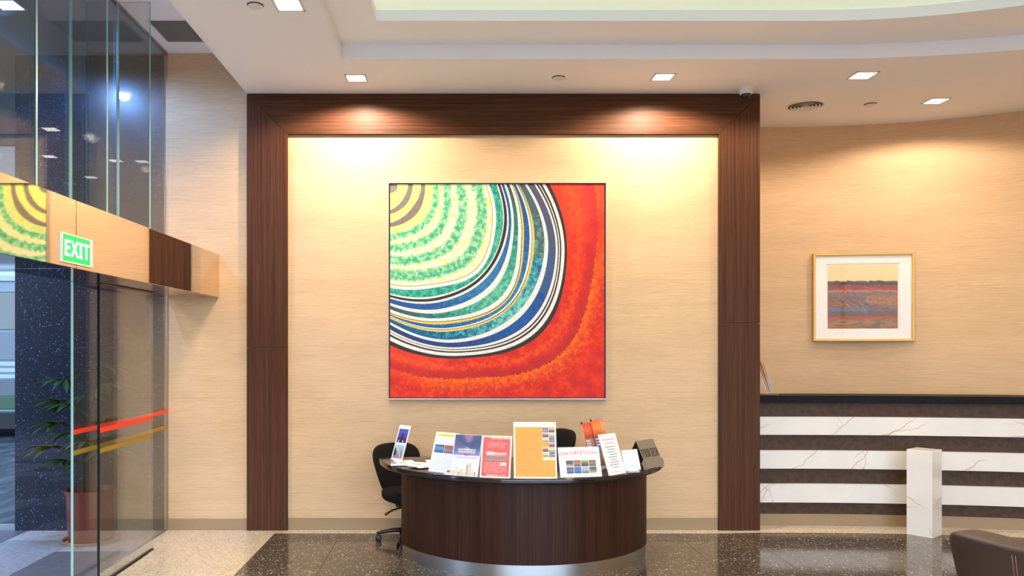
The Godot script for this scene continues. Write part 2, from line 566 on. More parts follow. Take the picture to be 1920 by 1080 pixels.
func painting_image(size: int) -> Image:
	var lines := []
	for k in ring_top.size():
		lines.append([ring_top[k], ring_upper[k], ring_middle[k], ring_lower[k], ring_left[k]])
	var inner := [[0.033, 0.036, 0.04, 0.041, 0.042], [0.083, 0.085, 0.09, 0.104, 0.122], [0.106, 0.108, 0.118, 0.128, 0.14], [0.144, 0.146, 0.15, 0.164, 0.1815], [0.1625, 0.17, 0.185, 0.193, 0.201]]
	var green := [[0.21, 0.228, 0.243, 0.245, 0.248], [0.26, 0.287, 0.313, 0.305, 0.298], [0.322, 0.365, 0.397, 0.375, 0.354], [0.403, 0.46, 0.497, 0.457, 0.418]]
	var arc := [0.95, 1.03, 1.127, 0.985, 0.86]
	var steps := 720
	var table := []
	for s in steps + 1:
		var at := float(s) / steps
		var row := PackedFloat32Array()
		for c in inner:
			row.append(five(c, at))
		for c in green:
			row.append(five(c, at))
		row.append(five(arc, at))
		for c in lines:
			row.append(five(c, at))
		table.append(row)
	var daub := noise(0.035, 11, 3)
	var fine := noise(0.09, 12, 2)
	var wide := noise(0.012, 13, 3)
	var ragged := noise(0.07, 14, 2)
	var data := PackedByteArray()
	data.resize(size * size * 3)
	var white := c8(226, 222, 210)
	var ink := c8(52, 46, 44)
	for y in size:
		var py := (y + 0.5) / size
		for x in size:
			var px := (x + 0.5) / size
			var r := sqrt(px * px + py * py)
			var row: PackedFloat32Array = table[int(atan2(py, px) / (PI / 2) * steps)]
			var a := daub.get_noise_2d(x, y)
			var b := fine.get_noise_2d(x, y)
			var e := wide.get_noise_2d(x, y)
			var col: Color
			if r < row[10]:
				if r < row[0] or (r > row[1] and r < row[2]) or (r > row[3] and r < row[4]):
					col = c8(126, 112, 104).lerp(c8(112, 104, 100), clampf(0.5 + a, 0, 1))
				else:
					var out := clampf((r - 0.12) / 0.22, 0.0, 1.0)
					col = c8(186, 210, 104).lerp(c8(216, 222, 172), out).lerp(c8(230, 228, 204), clampf(a * 1.3 + 0.25, 0, 1))
					col = col.lerp(c8(232, 212, 84), clampf(wide.get_noise_2d(x * 2.2, y * 2.2) * 1.8 - 0.3, 0, 0.7))
					if r < 0.24:
						col = col.lerp(c8(150, 192, 62), clampf(b * 0.4 + a * 1.2 + 0.1, 0, 0.7))
					for k in 4:
						var wgt := 0.0125 + k * 0.0032
						var off := absf(r - row[5 + k] + ragged.get_noise_2d(x, y) * 0.009) / wgt
						if off < 1.4:
							var g := c8(44, 158, 104).lerp(c8(170, 214, 172), clampf(0.42 + a * 1.0 + b * 0.25, 0, 1))
							col = col.lerp(g, clampf((1.5 - off) * 1.1, 0, 0.9))
					if r > row[10] - 0.006:
						col = col.lerp(c8(140, 136, 96), 0.5)
			else:
				var k := 10
				while k < 34 and r > row[k + 1]:
					k += 1
				match ring_fill[k - 10]:
					"w": col = white.lerp(c8(210, 204, 192), clampf(a, 0, 0.5))
					"d": col = ink
					"y": col = c8(214, 192, 92)
					"r":
						var far := (r - row[9]) + ragged.get_noise_2d(x, y) * 0.010
						col = c8(212, 46, 28).lerp(c8(190, 40, 34), clampf(e * 1.5 + a * 0.5 + 0.15, 0, 1))
						col = col.lerp(c8(226, 66, 30), clampf(a * 1.2 - e, 0, 0.7))
						if px + py < 1.1 and py < 0.9:
							col = col.lerp(c8(224, 70, 46), 0.5)
						if far > 0.0:
							var arm := clampf((py - 0.12) * 3.0, 0.25, 1.0) * clampf(px * 5.0, 0.0, 1.0)
							col = col.lerp(c8(238, 116, 14), clampf(0.9 - far / 0.085 + b * 0.2 + a * 0.55, 0, 1) * arm * 0.85)
						else:
							col = col.lerp(c8(168, 34, 40), clampf(1.0 + far / 0.06 + a * 0.5, 0, 0.6))
							var mid := absf((r - row[34]) / maxf(row[9] - row[34], 0.01) - 0.42)
							if mid < 0.32:
								col = col.lerp(c8(236, 98, 20), clampf((0.32 - mid) * 2.2 + b * 0.2 + a * 0.6 - 0.25, 0, 0.55))
					_:
						var diag := 1.0 - absf(atan2(py, px) / (PI / 4) - 1.0)
						var dab := clampf(diag * 1.3 - 0.45 + b * 0.3 + a * 0.7, 0.0, 1.0)
						var lo := c8(24, 96, 118)
						var hi := c8(120, 196, 172)
						match ring_fill[k - 10]:
							"b":
								lo = c8(38, 82, 140)
								hi = c8(66, 146, 176)
								dab *= 0.7
							"n":
								lo = c8(44, 62, 112)
								hi = c8(26, 98, 164)
								dab *= 0.8
								if k == 27 and px > py * 1.4:
									lo = c8(80, 80, 104)
							"g":
								lo = c8(70, 80, 80).lerp(c8(26, 120, 112), clampf(diag * 1.6, 0, 1))
								hi = c8(110, 190, 150)
							"t":
								if k == 11:
									lo = c8(26, 132, 124)
									hi = c8(88, 190, 140)
									dab = clampf(0.4 + a + b * 0.6, 0, 1)
								elif k == 25:
									lo = c8(16, 92, 132)
									if px > py * 2.0:
										lo = c8(70, 96, 100)
						col = lo.lerp(hi, dab)
			var o := (y * size + x) * 3
			var k2 := 255.0 * (1.0 + b * 0.03)
			data[o] = int(clampf(col.r * k2, 0, 255))
			data[o + 1] = int(clampf(col.g * k2, 0, 255))
			data[o + 2] = int(clampf(col.b * k2, 0, 255))
	return Image.create_from_data(size, size, false, Image.FORMAT_RGB8, data)

func landscape_image(w: int, h: int) -> Image:
	var im := Image.create(w, h, false, Image.FORMAT_RGB8)
	var a := noise(0.03, 201, 3)
	var b := noise(0.12, 202, 2)
	for y in h:
		for x in w:
			var t := float(y) / h
			var s := float(x) / w
			var n := a.get_noise_2d(x * 0.6, y * 2.0) * 1.3
			var f := b.get_noise_2d(x * 0.55, y * 1.1) * 1.5
			var edge := t + a.get_noise_1d(x * 1.4) * 0.02 + f * 0.012
			var c: Color
			if edge < 0.245:
				c = c8(248, 206, 136).lerp(c8(246, 212, 160), clampf(0.5 + n, 0, 1))
			elif edge < 0.31:
				c = c8(74, 56, 38).lerp(c8(110, 64, 48), clampf(0.4 + f, 0, 1))
			elif edge < 0.39:
				c = c8(150, 56, 44).lerp(c8(178, 78, 50), clampf(0.5 + n * 1.4, 0, 1))
			elif edge < 0.415:
				c = c8(236, 126, 50)
			elif edge < 0.47:
				c = c8(132, 130, 142).lerp(c8(150, 92, 60), clampf(0.4 + f * 1.8 - s * 0.3, 0, 1))
			else:
				var slope := t - 0.47 - s * 0.12
				if slope < 0.055:
					c = c8(146, 98, 52).lerp(c8(112, 110, 136), clampf(f * 1.8 - 0.05, 0, 1))
					if s > 0.55 and slope < 0.05:
						c = c8(206, 136, 36).lerp(c8(150, 96, 50), clampf(0.4 + f * 1.5, 0, 1))
				elif t < 0.66:
					c = c8(196, 124, 34).lerp(c8(110, 78, 44), clampf(0.45 + f * 1.8 + s * 0.4, 0, 1))
				elif t < 0.725:
					c = c8(112, 114, 150).lerp(c8(134, 92, 66), clampf(s * 1.3 - 0.5 + f, 0, 1))
				elif t < 0.80:
					c = c8(132, 92, 56).lerp(c8(116, 104, 62), clampf(0.5 + n * 1.6, 0, 1))
				elif t < 0.84:
					c = c8(206, 70, 46)
				else:
					c = c8(202, 128, 56).lerp(c8(128, 106, 52), clampf(0.4 + n * 1.5 + f * 0.6 + (t - 0.9) * 3.0, 0, 1))
			if t > 0.245:
				c = c.darkened(0.14)
			im.set_pixel(x, y, c)
	var r := RandomNumberGenerator.new()
	r.seed = 205
	for k in 30:
		var x := r.randi_range(8, w - 10)
		var y := r.randi_range(int(h * 0.46), int(h * 0.7))
		for s in r.randi_range(8, 20):
			im.set_pixel(clampi(x + s, 0, w - 1), clampi(y + int(s * 0.9), 0, h - 1), c8(176, 180, 222))
			im.set_pixel(clampi(x + s + 1, 0, w - 1), clampi(y + int(s * 0.9), 0, h - 1), c8(120, 124, 180))
	for k in 8:
		var x := int(w * (0.1 + 0.11 * k))
		for s in 7:
			im.fill_rect(Rect2i(x - s / 3, int(h * 0.40) - 7 + s, 1 + s / 2, 1), c8(236, 130, 52))
	return im

func snapshot(im: Image, at: Rect2i, sd: int, tints: Array) -> void:
	# a small photograph: three soft layers of the given tints broken up by blotches
	var n := noise(0.16, sd, 3)
	for y in at.size.y:
		for x in at.size.x:
			var t := float(y) / at.size.y + n.get_noise_2d(x * 1.3, y * 1.3) * 0.6
			var c: Color = tints[clampi(int(t * tints.size()), 0, tints.size() - 1)]
			var k := 1.0 + n.get_noise_2d(y * 2.0, x * 2.0 + 50.0) * 0.5
			im.set_pixel(at.position.x + x, at.position.y + y, Color(clampf(c.r * k, 0, 1), clampf(c.g * k, 0, 1), clampf(c.b * k, 0, 1)))

func print_lines(im: Image, x0: int, x1: int, y: int, c: Color, sd: int, thick := 2) -> void:
	# a line of print too small to read
	var r := RandomNumberGenerator.new()
	r.seed = sd
	var x := x0
	while x < x1:
		var wl := r.randi_range(3, 12)
		im.fill_rect(Rect2i(x, y, mini(wl, x1 - x), thick), c)
		x += wl + 3

func sheet_image(w: int, h: int, c: Color) -> Image:
	var im := Image.create(w, h, false, Image.FORMAT_RGB8)
	im.fill(c)
	return im

# ---------------------------------------------------------------- scene
func _ready() -> void:
	rng.seed = 7
	# camera: level, with a shifted lens
	var cam := Camera3D.new()
	cam.name = "camera"
	add_child(cam)
	cam.position = Vector3(0, 1.65, 0)
	cam.set_frustum(0.072, Vector2(0.007, 0.00707), 0.1, 120.0)
	cam.current = true
	var env := WorldEnvironment.new()
	env.name = "world"
	add_child(env)
	var e := Environment.new()
	e.background_mode = Environment.BG_SKY
	var sky_mat := ProceduralSkyMaterial.new()
	sky_mat.sky_top_color = Color(0.62, 0.72, 0.86)
	sky_mat.sky_horizon_color = Color(0.74, 0.83, 0.93)
	sky_mat.ground_horizon_color = Color(0.30, 0.38, 0.48)
	sky_mat.ground_bottom_color = Color(0.10, 0.12, 0.16)
	sky_mat.sky_energy_multiplier = 3.1
	e.sky = Sky.new()
	e.sky.sky_material = sky_mat
	e.tonemap_mode = Environment.TONE_MAPPER_LINEAR
	e.tonemap_exposure = 1.06
	e.sdfgi_enabled = true
	e.ssao_enabled = true
	e.ssil_enabled = true
	env.environment = e

	make_materials()
	build_shell()
	build_floor()
	build_storefront()
	build_outside()
	build_portal()
	build_reception()
	build_lights()
	build_desk()
	build_desk_items()
	office_chair("black office chair at the left end of the tour desk, seat and caster showing", Vector3(-0.375, 0, -6.72), 0.62, -0.03)
	office_chair("black office chair behind the tour desk, only its back showing beside the yellow poster", Vector3(0.66, 0, -6.74), -1.15, 0.10)
	build_armchair()
	build_pictures()
	build_plant()

# ---------------------------------------------------------------- shell
const CEIL := 3.878
const HIGH := 4.248

func arc_points(c: Vector2, r: float, x0: float, x1: float, n: int) -> PackedVector2Array:
	var p := PackedVector2Array()
	for i in n + 1:
		var x := lerpf(x0, x1, float(i) / n)
		p.append(Vector2(x, c.y + sqrt(maxf(r * r - (x - c.x) * (x - c.x), 0.0))))
	return p

func curved_wall(st: SurfaceTool, pts: PackedVector2Array, back: float, y0: float, y1: float) -> void:
	# a band that follows pts and has its thickness away from the room
	var p := pts.duplicate()
	var far := PackedVector2Array()
	for i in pts.size():
		var t := (pts[mini(i + 1, pts.size() - 1)] - pts[maxi(i - 1, 0)]).normalized()
		far.append(pts[i] + Vector2(-t.y, t.x) * back)
	far.reverse()
	p.append_array(far)
	extr(st, p, y0, y1, plan, 0.0, true)

func wall_arc() -> PackedVector2Array:
	var p := PackedVector2Array()
	p.append(Vector2(2.72, 8.19))
	p.append(Vector2(3.0, 8.19))
	for i in 25:
		var a := deg_to_rad(72.0) * i / 24.0
		p.append(Vector2(3.4 + 3.85 * sin(a), 4.34 + 3.85 * cos(a)))
	return p

func tray_one() -> PackedVector2Array:
	var p := poly([-0.8945, 0.6, -0.8945, 6.241])
	p.append_array(arc_points(Vector2(2.75, 0.441), 5.8, 2.75, 6.0, 24))
	p.append(Vector2(6.0, 0.6))
	return p

func tray_two() -> PackedVector2Array:
	var p := poly([-0.578, 1.0, -0.578, 5.778])
	p.append_array(arc_points(Vector2(2.6, 2.438), 3.34, 2.6, 5.2, 24))
	p.append(Vector2(5.2, 1.0))
	return p

func ceiling_with_hole(outer: Array, hole: PackedVector2Array, y0: float, y1: float) -> ArrayMesh:
	var st := mb()
	for half in [rect(outer[0], 2.0, outer[2], outer[3]), rect(2.0, outer[1], outer[2], outer[3])]:
		for piece in Geometry2D.clip_polygons(half, hole):
			extr(st, piece, y0, y1, plan, 0.0, true)
	return st.commit()

func build_shell() -> void:
	# back wall with the framed bay; its left end meets the glass
	struct("wall_back", box_d(-2.60, 2.694, 0.0, 4.3, 7.13, 7.33), M.wall)
	struct("wall_return", box_d(2.60, 2.694, 0.0, CEIL, 7.33, 8.4), M.wall)
	var st := mb()
	curved_wall(st, wall_arc(), 0.2, 0.0, CEIL)
	struct("wall_curved", st.commit(), M.wall)
	struct("wall_right", box_d(7.05, 7.25, 0.0, CEIL, -3.0, 5.75), M.wall)
	struct("wall_front_top", box_d(-2.7, 7.25, 3.45, HIGH, -3.2, -3.0), M.wall)
	struct("wall_left", box_d(-2.77, -2.57, 0.0, HIGH, -3.2, 1.2), M.wall)
	# ceilings: low ceiling, two trays, glowing ceiling above, higher strip along the glass
	struct("ceiling", ceiling_with_hole([-1.858, 7.3, -3.2, 8.6], tray_one(), CEIL, 3.988), M.plaster)
	struct("ceiling_tray", ceiling_with_hole([-1.858, 7.3, -3.2, 8.6], tray_two(), 3.988, 4.067), M.plaster_tray)
	struct("ceiling_edge", box_d(-1.858, -1.82, CEIL, 4.3, -3.2, 7.13), M.plaster)
	struct("ceiling_high_side", box_d(-2.60, -2.475, HIGH, HIGH + 0.05, -3.2, 7.13), M.plaster)
	struct("ceiling_high_end", box_d(-2.475, -1.858, HIGH, HIGH + 0.05, 6.87, 7.13), M.plaster)
	struct("ceiling_high", box_d(-2.475, -1.858, HIGH, HIGH + 0.05, -3.2, 6.40), M.plaster)
	struct("roof", box_d(-2.8, 7.5, 4.34, 4.5, -3.4, 8.8), M.concrete)
	struct("wall_tower", box_d(-7.2, 8.0, 4.5, 32.0, -3.3, 9.0), M.concrete)
	# skirtings
	struct("baseboard_left", box_d(-2.565, -1.86, 0.0, 0.10, 7.115, 7.13, 0.002), M.skirting)
	struct("baseboard_back", box_d(-1.49, 2.33, 0.0, 0.108, 7.115, 7.13, 0.002), M.skirting)
	# front windows behind the camera
	var wn := struct_root("window_front")
	for k in 6:
		var x := -2.55 + 1.6 * k
		put("pane", box_d(x + 0.03, x + 1.57, 0.05, 3.43, -3.11, -3.10), M.pane, wn)
		put("mullion", box_d(x - 0.03, x + 0.03, 0.0, 3.45, -3.16, -3.04, 0.004), M.track, wn)
	put("mullion", box_d(7.02, 7.08, 0.0, 3.45, -3.16, -3.04, 0.004), M.track, wn)
	# return-air grille in the high strip
	var g := thing("air_grille", "dark linear air grille in the high ceiling strip beside the glass", "air vent", v(-2.17, HIGH, 6.635))
	put("backing", boxm(Vector3(-0.305, 0.03, -0.235), Vector3(0.31, 0.05, 0.235)), M.grille_dark, g)
	for k in 15:
		var z := -0.219 + k * 0.0313
		var s := mb()
		bx(s, Vector3(-0.3, -0.012, -0.0025), Vector3(0.31, 0.012, 0.0025), 0.0, Transform3D(Basis(Vector3.RIGHT, 0.7), Vector3(0, 0.012, z)))
		put("slat", s.commit(), M.grille, g)
	put("frame", boxm(Vector3(-0.31, -0.004, 0.225), Vector3(0.31, 0.03, 0.235)), M.fitting, g)
	put("frame", boxm(Vector3(-0.31, -0.004, -0.235), Vector3(0.31, 0.03, -0.225)), M.fitting, g)
	put("frame", boxm(Vector3(-0.31, -0.004, -0.225), Vector3(-0.30, 0.03, 0.225)), M.fitting, g)

func tile_field(parent: Node, region: PackedVector2Array, x0: float, x1: float, dx: float, d0: float, d1: float, dd: float, mats: Array, called: String, gap := 0.0012, top := 0.0) -> void:
	var x := x0
	while x < x1 - 0.01:
		var d := d0
		while d < d1 - 0.01:
			for piece in Geometry2D.intersect_polygons(rect(x + gap, x + dx - gap, d + gap, d + dd - gap), region):
				if piece.size() > 2:
					var st := mb()
					extr(st, piece, top - 0.03, top, plan, 0.0008)
					put(called, st.commit(), mats[rng.randi() % mats.size()], parent)
			d += dd
		x += dx

func border_line(off: float) -> PackedVector2Array:
	# front line of the reception counter, moved towards the room
	var p := poly([2.68, 7.30 - off, 2.9, 7.30 - off])
	var r := 11.0 - off
	for i in range(1, 17):
		var x := 2.9 + 3.6 * i / 16.0
		p.append(Vector2(x, -3.70 + sqrt(r * r - (x - 2.9) * (x - 2.9))))
	return p

func build_floor() -> void:
	var f := struct_root("floor")
	put("screed", box_d(-2.62, 7.3, -0.2, -0.03, -3.2, 8.4), M.concrete, f)
	# dark polished field, cut by the pale border in front of wall and counter
	var dark := poly([-1.586, 4.15, -1.586, 6.99, 2.3, 6.99])
	var line := border_line(0.28)
	for i in range(0, line.size()):
		dark.append(line[i])
	dark.append(Vector2(7.05, line[line.size() - 1].y - 0.3))
	dark.append(Vector2(7.05, 4.15))
	tile_field(f, dark, -1.586, 7.05, 0.585, 5.903 - 0.585 * 3, 7.2, 0.585, M.dark_stone, "dark_tile")
	var border := poly([-1.586, 7.13, -1.586, 6.992, 2.3, 6.992])
	for i in line.size():
		border.append(line[i] + Vector2(0, 0.002))
	border.append(Vector2(7.05, line[line.size() - 1].y - 0.298))
	border.append(Vector2(7.05, 8.3))
	border.append(Vector2(2.68, 8.3))
	border.append(Vector2(2.68, 7.13))
	tile_field(f, border, -1.586, 7.05, 1.17, 5.9, 8.3, 1.2, M.pale_stone, "border_slab", 0.0005)
	tile_field(f, rect(-1.586, 7.05, -3.0, 4.148), -1.586, 7.05, 1.2, -3.05, 4.15, 1.2, M.pale_stone, "pale_slab", 0.0005)
	tile_field(f, rect(-2.57, -1.588, -3.0, 7.13), -2.57, -1.588, 1.0, -3.5, 7.2, 1.19, M.pale_stone, "pale_slab", 0.0005)
	put("door_track", box_d(-2.452, -2.428, -0.001, 0.0008, 2.2, 6.32), M.seal, f)

# ---------------------------------------------------------------- glass front on the left
func pane_box(parent: Node, x: float, y0: float, y1: float, d0: float, d1: float, near_dark := false) -> void:
	put("pane", box_d(x - 0.008, x + 0.008, y0, y1, d0 + 0.004, d1 - 0.004), M.pane, parent)
	put("polished_edge", box_d(x - 0.0082, x + 0.0082, y0, y1, d0, d0 + 0.004), M.glass_edge_dark if near_dark else M.glass_edge, parent)

func build_storefront() -> void:
	var gx := -2.57
	var joints := [7.125, 6.07, 5.325, 4.43, 3.5, 2.4, 1.2]
	for k in 6:
		var wn := struct_root("window_%d" % (k + 1))
		pane_box(wn, gx, 2.454, HIGH, joints[k + 1], joints[k] - 0.003)
		if k < 5:
			var d: float = joints[k + 1]
			put("fin", box_d(gx + 0.012, gx + 0.246, 2.456, HIGH, d - 0.007, d + 0.007), M.pane, wn)
			put("fin_edge", box_d(gx + 0.246, gx + 0.250, 2.456, HIGH, d - 0.0072, d + 0.0072), M.glass_edge, wn)
			put("fin_edge", box_d(gx + 0.007, gx + 0.0115, 2.456, HIGH, d - 0.010, d + 0.010), M.glass_edge, wn)
	# polished metal fascia over the doors
	var fx := struct_root("trim_1")
	for span in [[4.447, 7.128], [1.7, 4.443], [-1.0, 1.696]]:
		put("fascia_panel", box_d(-2.57, -2.11, 2.072, 2.452, span[0], span[1], 0.002), M.mirror_metal, fx)
	# fixed side light against the wall and the sliding leaf before it
	var side := struct_root("window_7")
	pane_box(side, gx, 0.0, 2.07, 5.354, 7.125)
	put("red_film", box_d(gx + 0.0085, gx + 0.0092, 1.045, 1.078, 5.36, 7.12), M.film_red, side)
	put("gold_film", box_d(gx + 0.0085, gx + 0.0092, 0.905, 0.938, 5.36, 7.12), M.film_gold, side)
	put("wall_channel", box_d(gx - 0.007, gx + 0.007, 0.0, 2.07, 7.1255, 7.1295), M.skirting, side)
	var leaf := struct_root("door_1")
	pane_box(leaf, -2.445, 0.006, 2.066, 5.47, 6.44, true)
	put("red_film", box_d(-2.4365, -2.4358, 1.045, 1.078, 5.476, 6.43), M.film_red, leaf)
	put("gold_film", box_d(-2.4365, -2.4358, 0.905, 0.938, 5.476, 6.43), M.film_gold, leaf)
	put("top_rail", box_d(-2.465, -2.425, 2.062, 2.071, 5.47, 6.44, 0.002), M.track, leaf)
	put("floor_shoe", box_d(-2.456, -2.434, 0.001, 0.012, 5.47, 6.44), M.seal, leaf)
	# the other leaf and side light nearer the camera
	var near := struct_root("door_2")
	pane_box(near, -2.445, 0.006, 2.066, 2.3, 3.2)
	put("top_rail", box_d(-2.465, -2.425, 2.062, 2.071, 2.3, 3.2, 0.002), M.track, near)
	var near_side := struct_root("window_8")
	pane_box(near_side, gx, 0.0, 2.07, 1.2, 3.3)
	# exit sign on the fascia
	var sg := thing("exit_sign", "green lit EXIT sign in a white case on the polished fascia", "sign", v(-2.11, 2.172, 4.44), PI / 2)
	put("case", boxm(Vector3(-0.18, -0.08, 0.0), Vector3(0.18, 0.08, 0.002)), M.fitting, sg)
	for k in [[-0.18, -0.08, 0.18, -0.072], [-0.18, 0.072, 0.18, 0.08], [-0.18, -0.072, -0.173, 0.072], [0.143, -0.072, 0.18, 0.072]]:
		put("case_rim", boxm(Vector3(k[0], k[1], 0.002), Vector3(k[2], k[3], 0.014), 0.001), M.fitting, sg)
	var gm := mat(c8(0, 150, 84), 0.35)
	gm.emission_enabled = true
	gm.emission = Color(0.0, 0.78, 0.36)
	gm.emission_energy_multiplier = 0.8
	var lit := put("lit_face", boxm(Vector3(-0.172, -0.071, 0.0025), Vector3(0.142, 0.071, 0.0135)), gm, sg)
	var wm := mat(c8(235, 255, 245), 0.4)
	wm.emission_enabled = true
	wm.emission = Color(0.75, 1.0, 0.9)
	wm.emission_energy_multiplier = 1.6
	words("EXIT", 0.088, wm, lit, Vector3(-0.016, -0.001, 0.0142), true, 0.001, 1.15)
	var gl := OmniLight3D.new()
	gl.name = "exit_glow"
	gl.light_color = Color(0.2, 1.0, 0.6)
	gl.light_energy = 0.02
	gl.light_size = 0.004
	gl.omni_range = 12.0
	gl.omni_attenuation = 2.0
	gl.shadow_enabled = true
	gl.position = Vector3(-0.015, 0, 0.008)
	sg.add_child(gl)

# ---------------------------------------------------------------- outside
func build_outside() -> void:
	struct("wall_granite", box_d(-3.92, -2.60, -0.03, 4.30, 7.11, 7.8), M.navy_stone)
	struct("canopy", box_d(-7.2, -2.58, 4.22, 4.45, -3.2, 7.9), M.soffit)
	struct("wall_porch", box_d(-9.6, -2.78, -0.03, 4.22, -1.4, -1.2), M.navy_stone)
	struct("canopy_rear", box_d(-2.6, -2.58, 4.22, 4.5, -3.2, 7.2), M.soffit)
	var g := struct_root("ground")
	put("sub_base", box_d(-9.0, -2.62, -0.2, -0.035, -3.2, 7.5), M.concrete, g)
	tile_field(g, rect(-7.4, -2.572, -1.0, 7.12), -8.0, -2.572, 0.6, 5.3 - 6.3, 7.13, 0.37, M.paving, "paver", 0.002, -0.004)
	put("asphalt", box_d(-40.0, -2.0, -0.3, -0.06, 7.45, 60.0), M.asphalt, g)
	put("asphalt", box_d(-40.0, -7.45, -0.3, -0.06, -30.0, 7.45), M.asphalt, g)
	put("kerb", box_d(-7.55, -2.6, -0.2, -0.01, 7.14, 7.42, 0.01), M.concrete, g)
	put("plaza", box_d(-40.0, 40.0, -0.3, -0.05, -40.0, -3.2), M.concrete, g)
	var across := thing("building", "tall plain building along the side street left of the entrance", "building", v(-31.0, 0, 8.0))
	put("facade", boxm(Vector3(-5, -0.1, -40), Vector3(0, 26, 22)), M.concrete, across)
	for r in 6:
		for k in 12:
			put("window", boxm(Vector3(-0.05, 1.0 + r * 4.0, -36 + k * 4.6), Vector3(0.03, 3.0 + r * 4.0, -33.4 + k * 4.6), 0.02), mat(c8(30, 40, 50), 0.1), across)
	# recessed canopy lights
	var spots := [[-3.39, 6.05, true, "bluish square downlight in the canopy just beyond the glass"], [-4.83, 4.68, false, "canopy downlight whose mirror image is highest on the granite, at the left"], [-5.55, 3.3, false, "canopy downlight mirrored at the far left of the granite"], [-4.75, 3.05, false, "canopy downlight mirrored as the left one of a close pair"], [-4.40, 3.0, false, "canopy downlight mirrored as the right one of a close pair"], [-5.6, 1.94, false, "canopy downlight mirrored lowest on the granite"]]
	for s in spots:
		downlight(s[0], s[1], 4.22, 0.17, 10.0 if s[2] else 3.0, Color(0.48, 0.68, 1.0) if s[2] else Color(1.0, 0.95, 0.86), s[3], "" if s[2] else "canopy downlights mirrored in the granite", 86.0 if s[2] else 74.0, 22.0)
	# bus parked across the street
	var b := thing("bus", "white and grey bus with a green stripe standing in the street", "bus", v(-11.2, -0.06, 14.7))
	put("body", boxm(Vector3(-5.0, 0.36, -2.3), Vector3(5.0, 3.06, 0.0), 0.12), mat(c8(104, 120, 130), 0.3), b)
	put("roof_rail", boxm(Vector3(-4.9, 2.86, -0.04), Vector3(4.9, 3.0, 0.03), 0.02), mat(c8(140, 156, 164), 0.3), b)
	for k in 6:
		var x := -4.7 + k * 1.58
		put("window", boxm(Vector3(x, 1.98, -0.02), Vector3(x + 1.5, 2.68, 0.012), 0.01), mat(c8(18, 26, 32), 0.05), b)
		put("blind", boxm(Vector3(x + 0.04, 2.3, 0.012), Vector3(x + 1.1, 2.62, 0.02), 0.004), mat(c8(96, 120, 132), 0.5), b)
	put("side_panel", boxm(Vector3(-4.95, 1.42, -0.02), Vector3(4.95, 1.95, 0.015), 0.01), mat(c8(96, 104, 112), 0.4), b)
	for k in 3:
		put("white_band", boxm(Vector3(-4.95, 1.08 + k * 0.115, -0.02), Vector3(4.95, 1.155 + k * 0.115, 0.02), 0.01), mat(c8(146, 162, 170), 0.35), b)
	put("lower_panel", boxm(Vector3(-4.95, 0.76, -0.02), Vector3(4.95, 1.06, 0.012), 0.01), mat(c8(74, 80, 88), 0.4), b)
	put("green_stripe", boxm(Vector3(-4.97, 0.52, -0.02), Vector3(4.97, 0.76, 0.022), 0.01), mat(c8(8, 66, 26), 0.4), b)
	put("skirt", boxm(Vector3(-4.9, 0.14, -2.2), Vector3(4.9, 0.52, -0.04), 0.02), M.seal, b)
	for x in [-3.2, 4.1]:
		var wl := put("wheel", lathe(poly([0, 0, 0.2, 0, 0.26, 0.02, 0.44, 0.02, 0.48, 0.08, 0.48, 0.22, 0.44, 0.28, 0, 0.28]), 28, false, Transform3D(Basis(Vector3.RIGHT, PI / 2), Vector3(x, 0.48, -0.2))), M.seal, b)
		wl.set_meta("label", "black bus wheel")
	# dark building beyond the street
	var h := thing("building", "plain grey building on the far side of the street", "building", v(-16.0, 0, 24.0))
	put("facade", boxm(Vector3(-14, -0.1, -4), Vector3(16, 26, 0)), M.concrete, h)
	for r in 3:
		for k in 9:
			put("window", boxm(Vector3(-12.6 + k * 2.9, 1.0 + r * 3.3, -0.05), Vector3(-10.8 + k * 2.9, 2.9 + r * 3.3, 0.03), 0.02), mat(c8(30, 40, 50), 0.1), h)

func downlight(x: float, d: float, y: float, size: float, energy: float, col: Color, label: String, group := "", angle := 80.0, glow := 4.0) -> void:
	var o := thing("downlight", label, "ceiling light", v(x, y, d), 0.0, group)
	var h := size / 2.0
	var st := mb()
	for k in 4:
		var b := Basis(Vector3.UP, k * PI / 2)
		bx(st, Vector3(-h - 0.012, -0.006, h - 0.004), Vector3(h + 0.012, 0.004, h + 0.012), 0.002, Transform3D(b, Vector3.ZERO))
	put("trim_ring", st.commit(), M.fitting, o)
	var gm := mat(Color(0.9, 0.9, 0.88), 0.5)
	gm.emission_enabled = true
	gm.emission = Color(col.r, col.g, col.b).lerp(Color.WHITE, 0.6)
	gm.emission_energy_multiplier = glow
	put("lit_diffuser", boxm(Vector3(-h, -0.004, -h), Vector3(h, -0.001, h)), gm, o)
	var l := SpotLight3D.new()
	l.name = "lamp"
	l.light_color = col
	l.light_energy = energy
	l.light_size = size * 0.35
	l.spot_angle = angle
	l.spot_angle_attenuation = 0.3
	l.spot_range = 20.0
	l.spot_attenuation = 2.0
	l.shadow_enabled = true
	l.rotation.x = -PI / 2
	l.position.y = -0.02
	o.add_child(l)

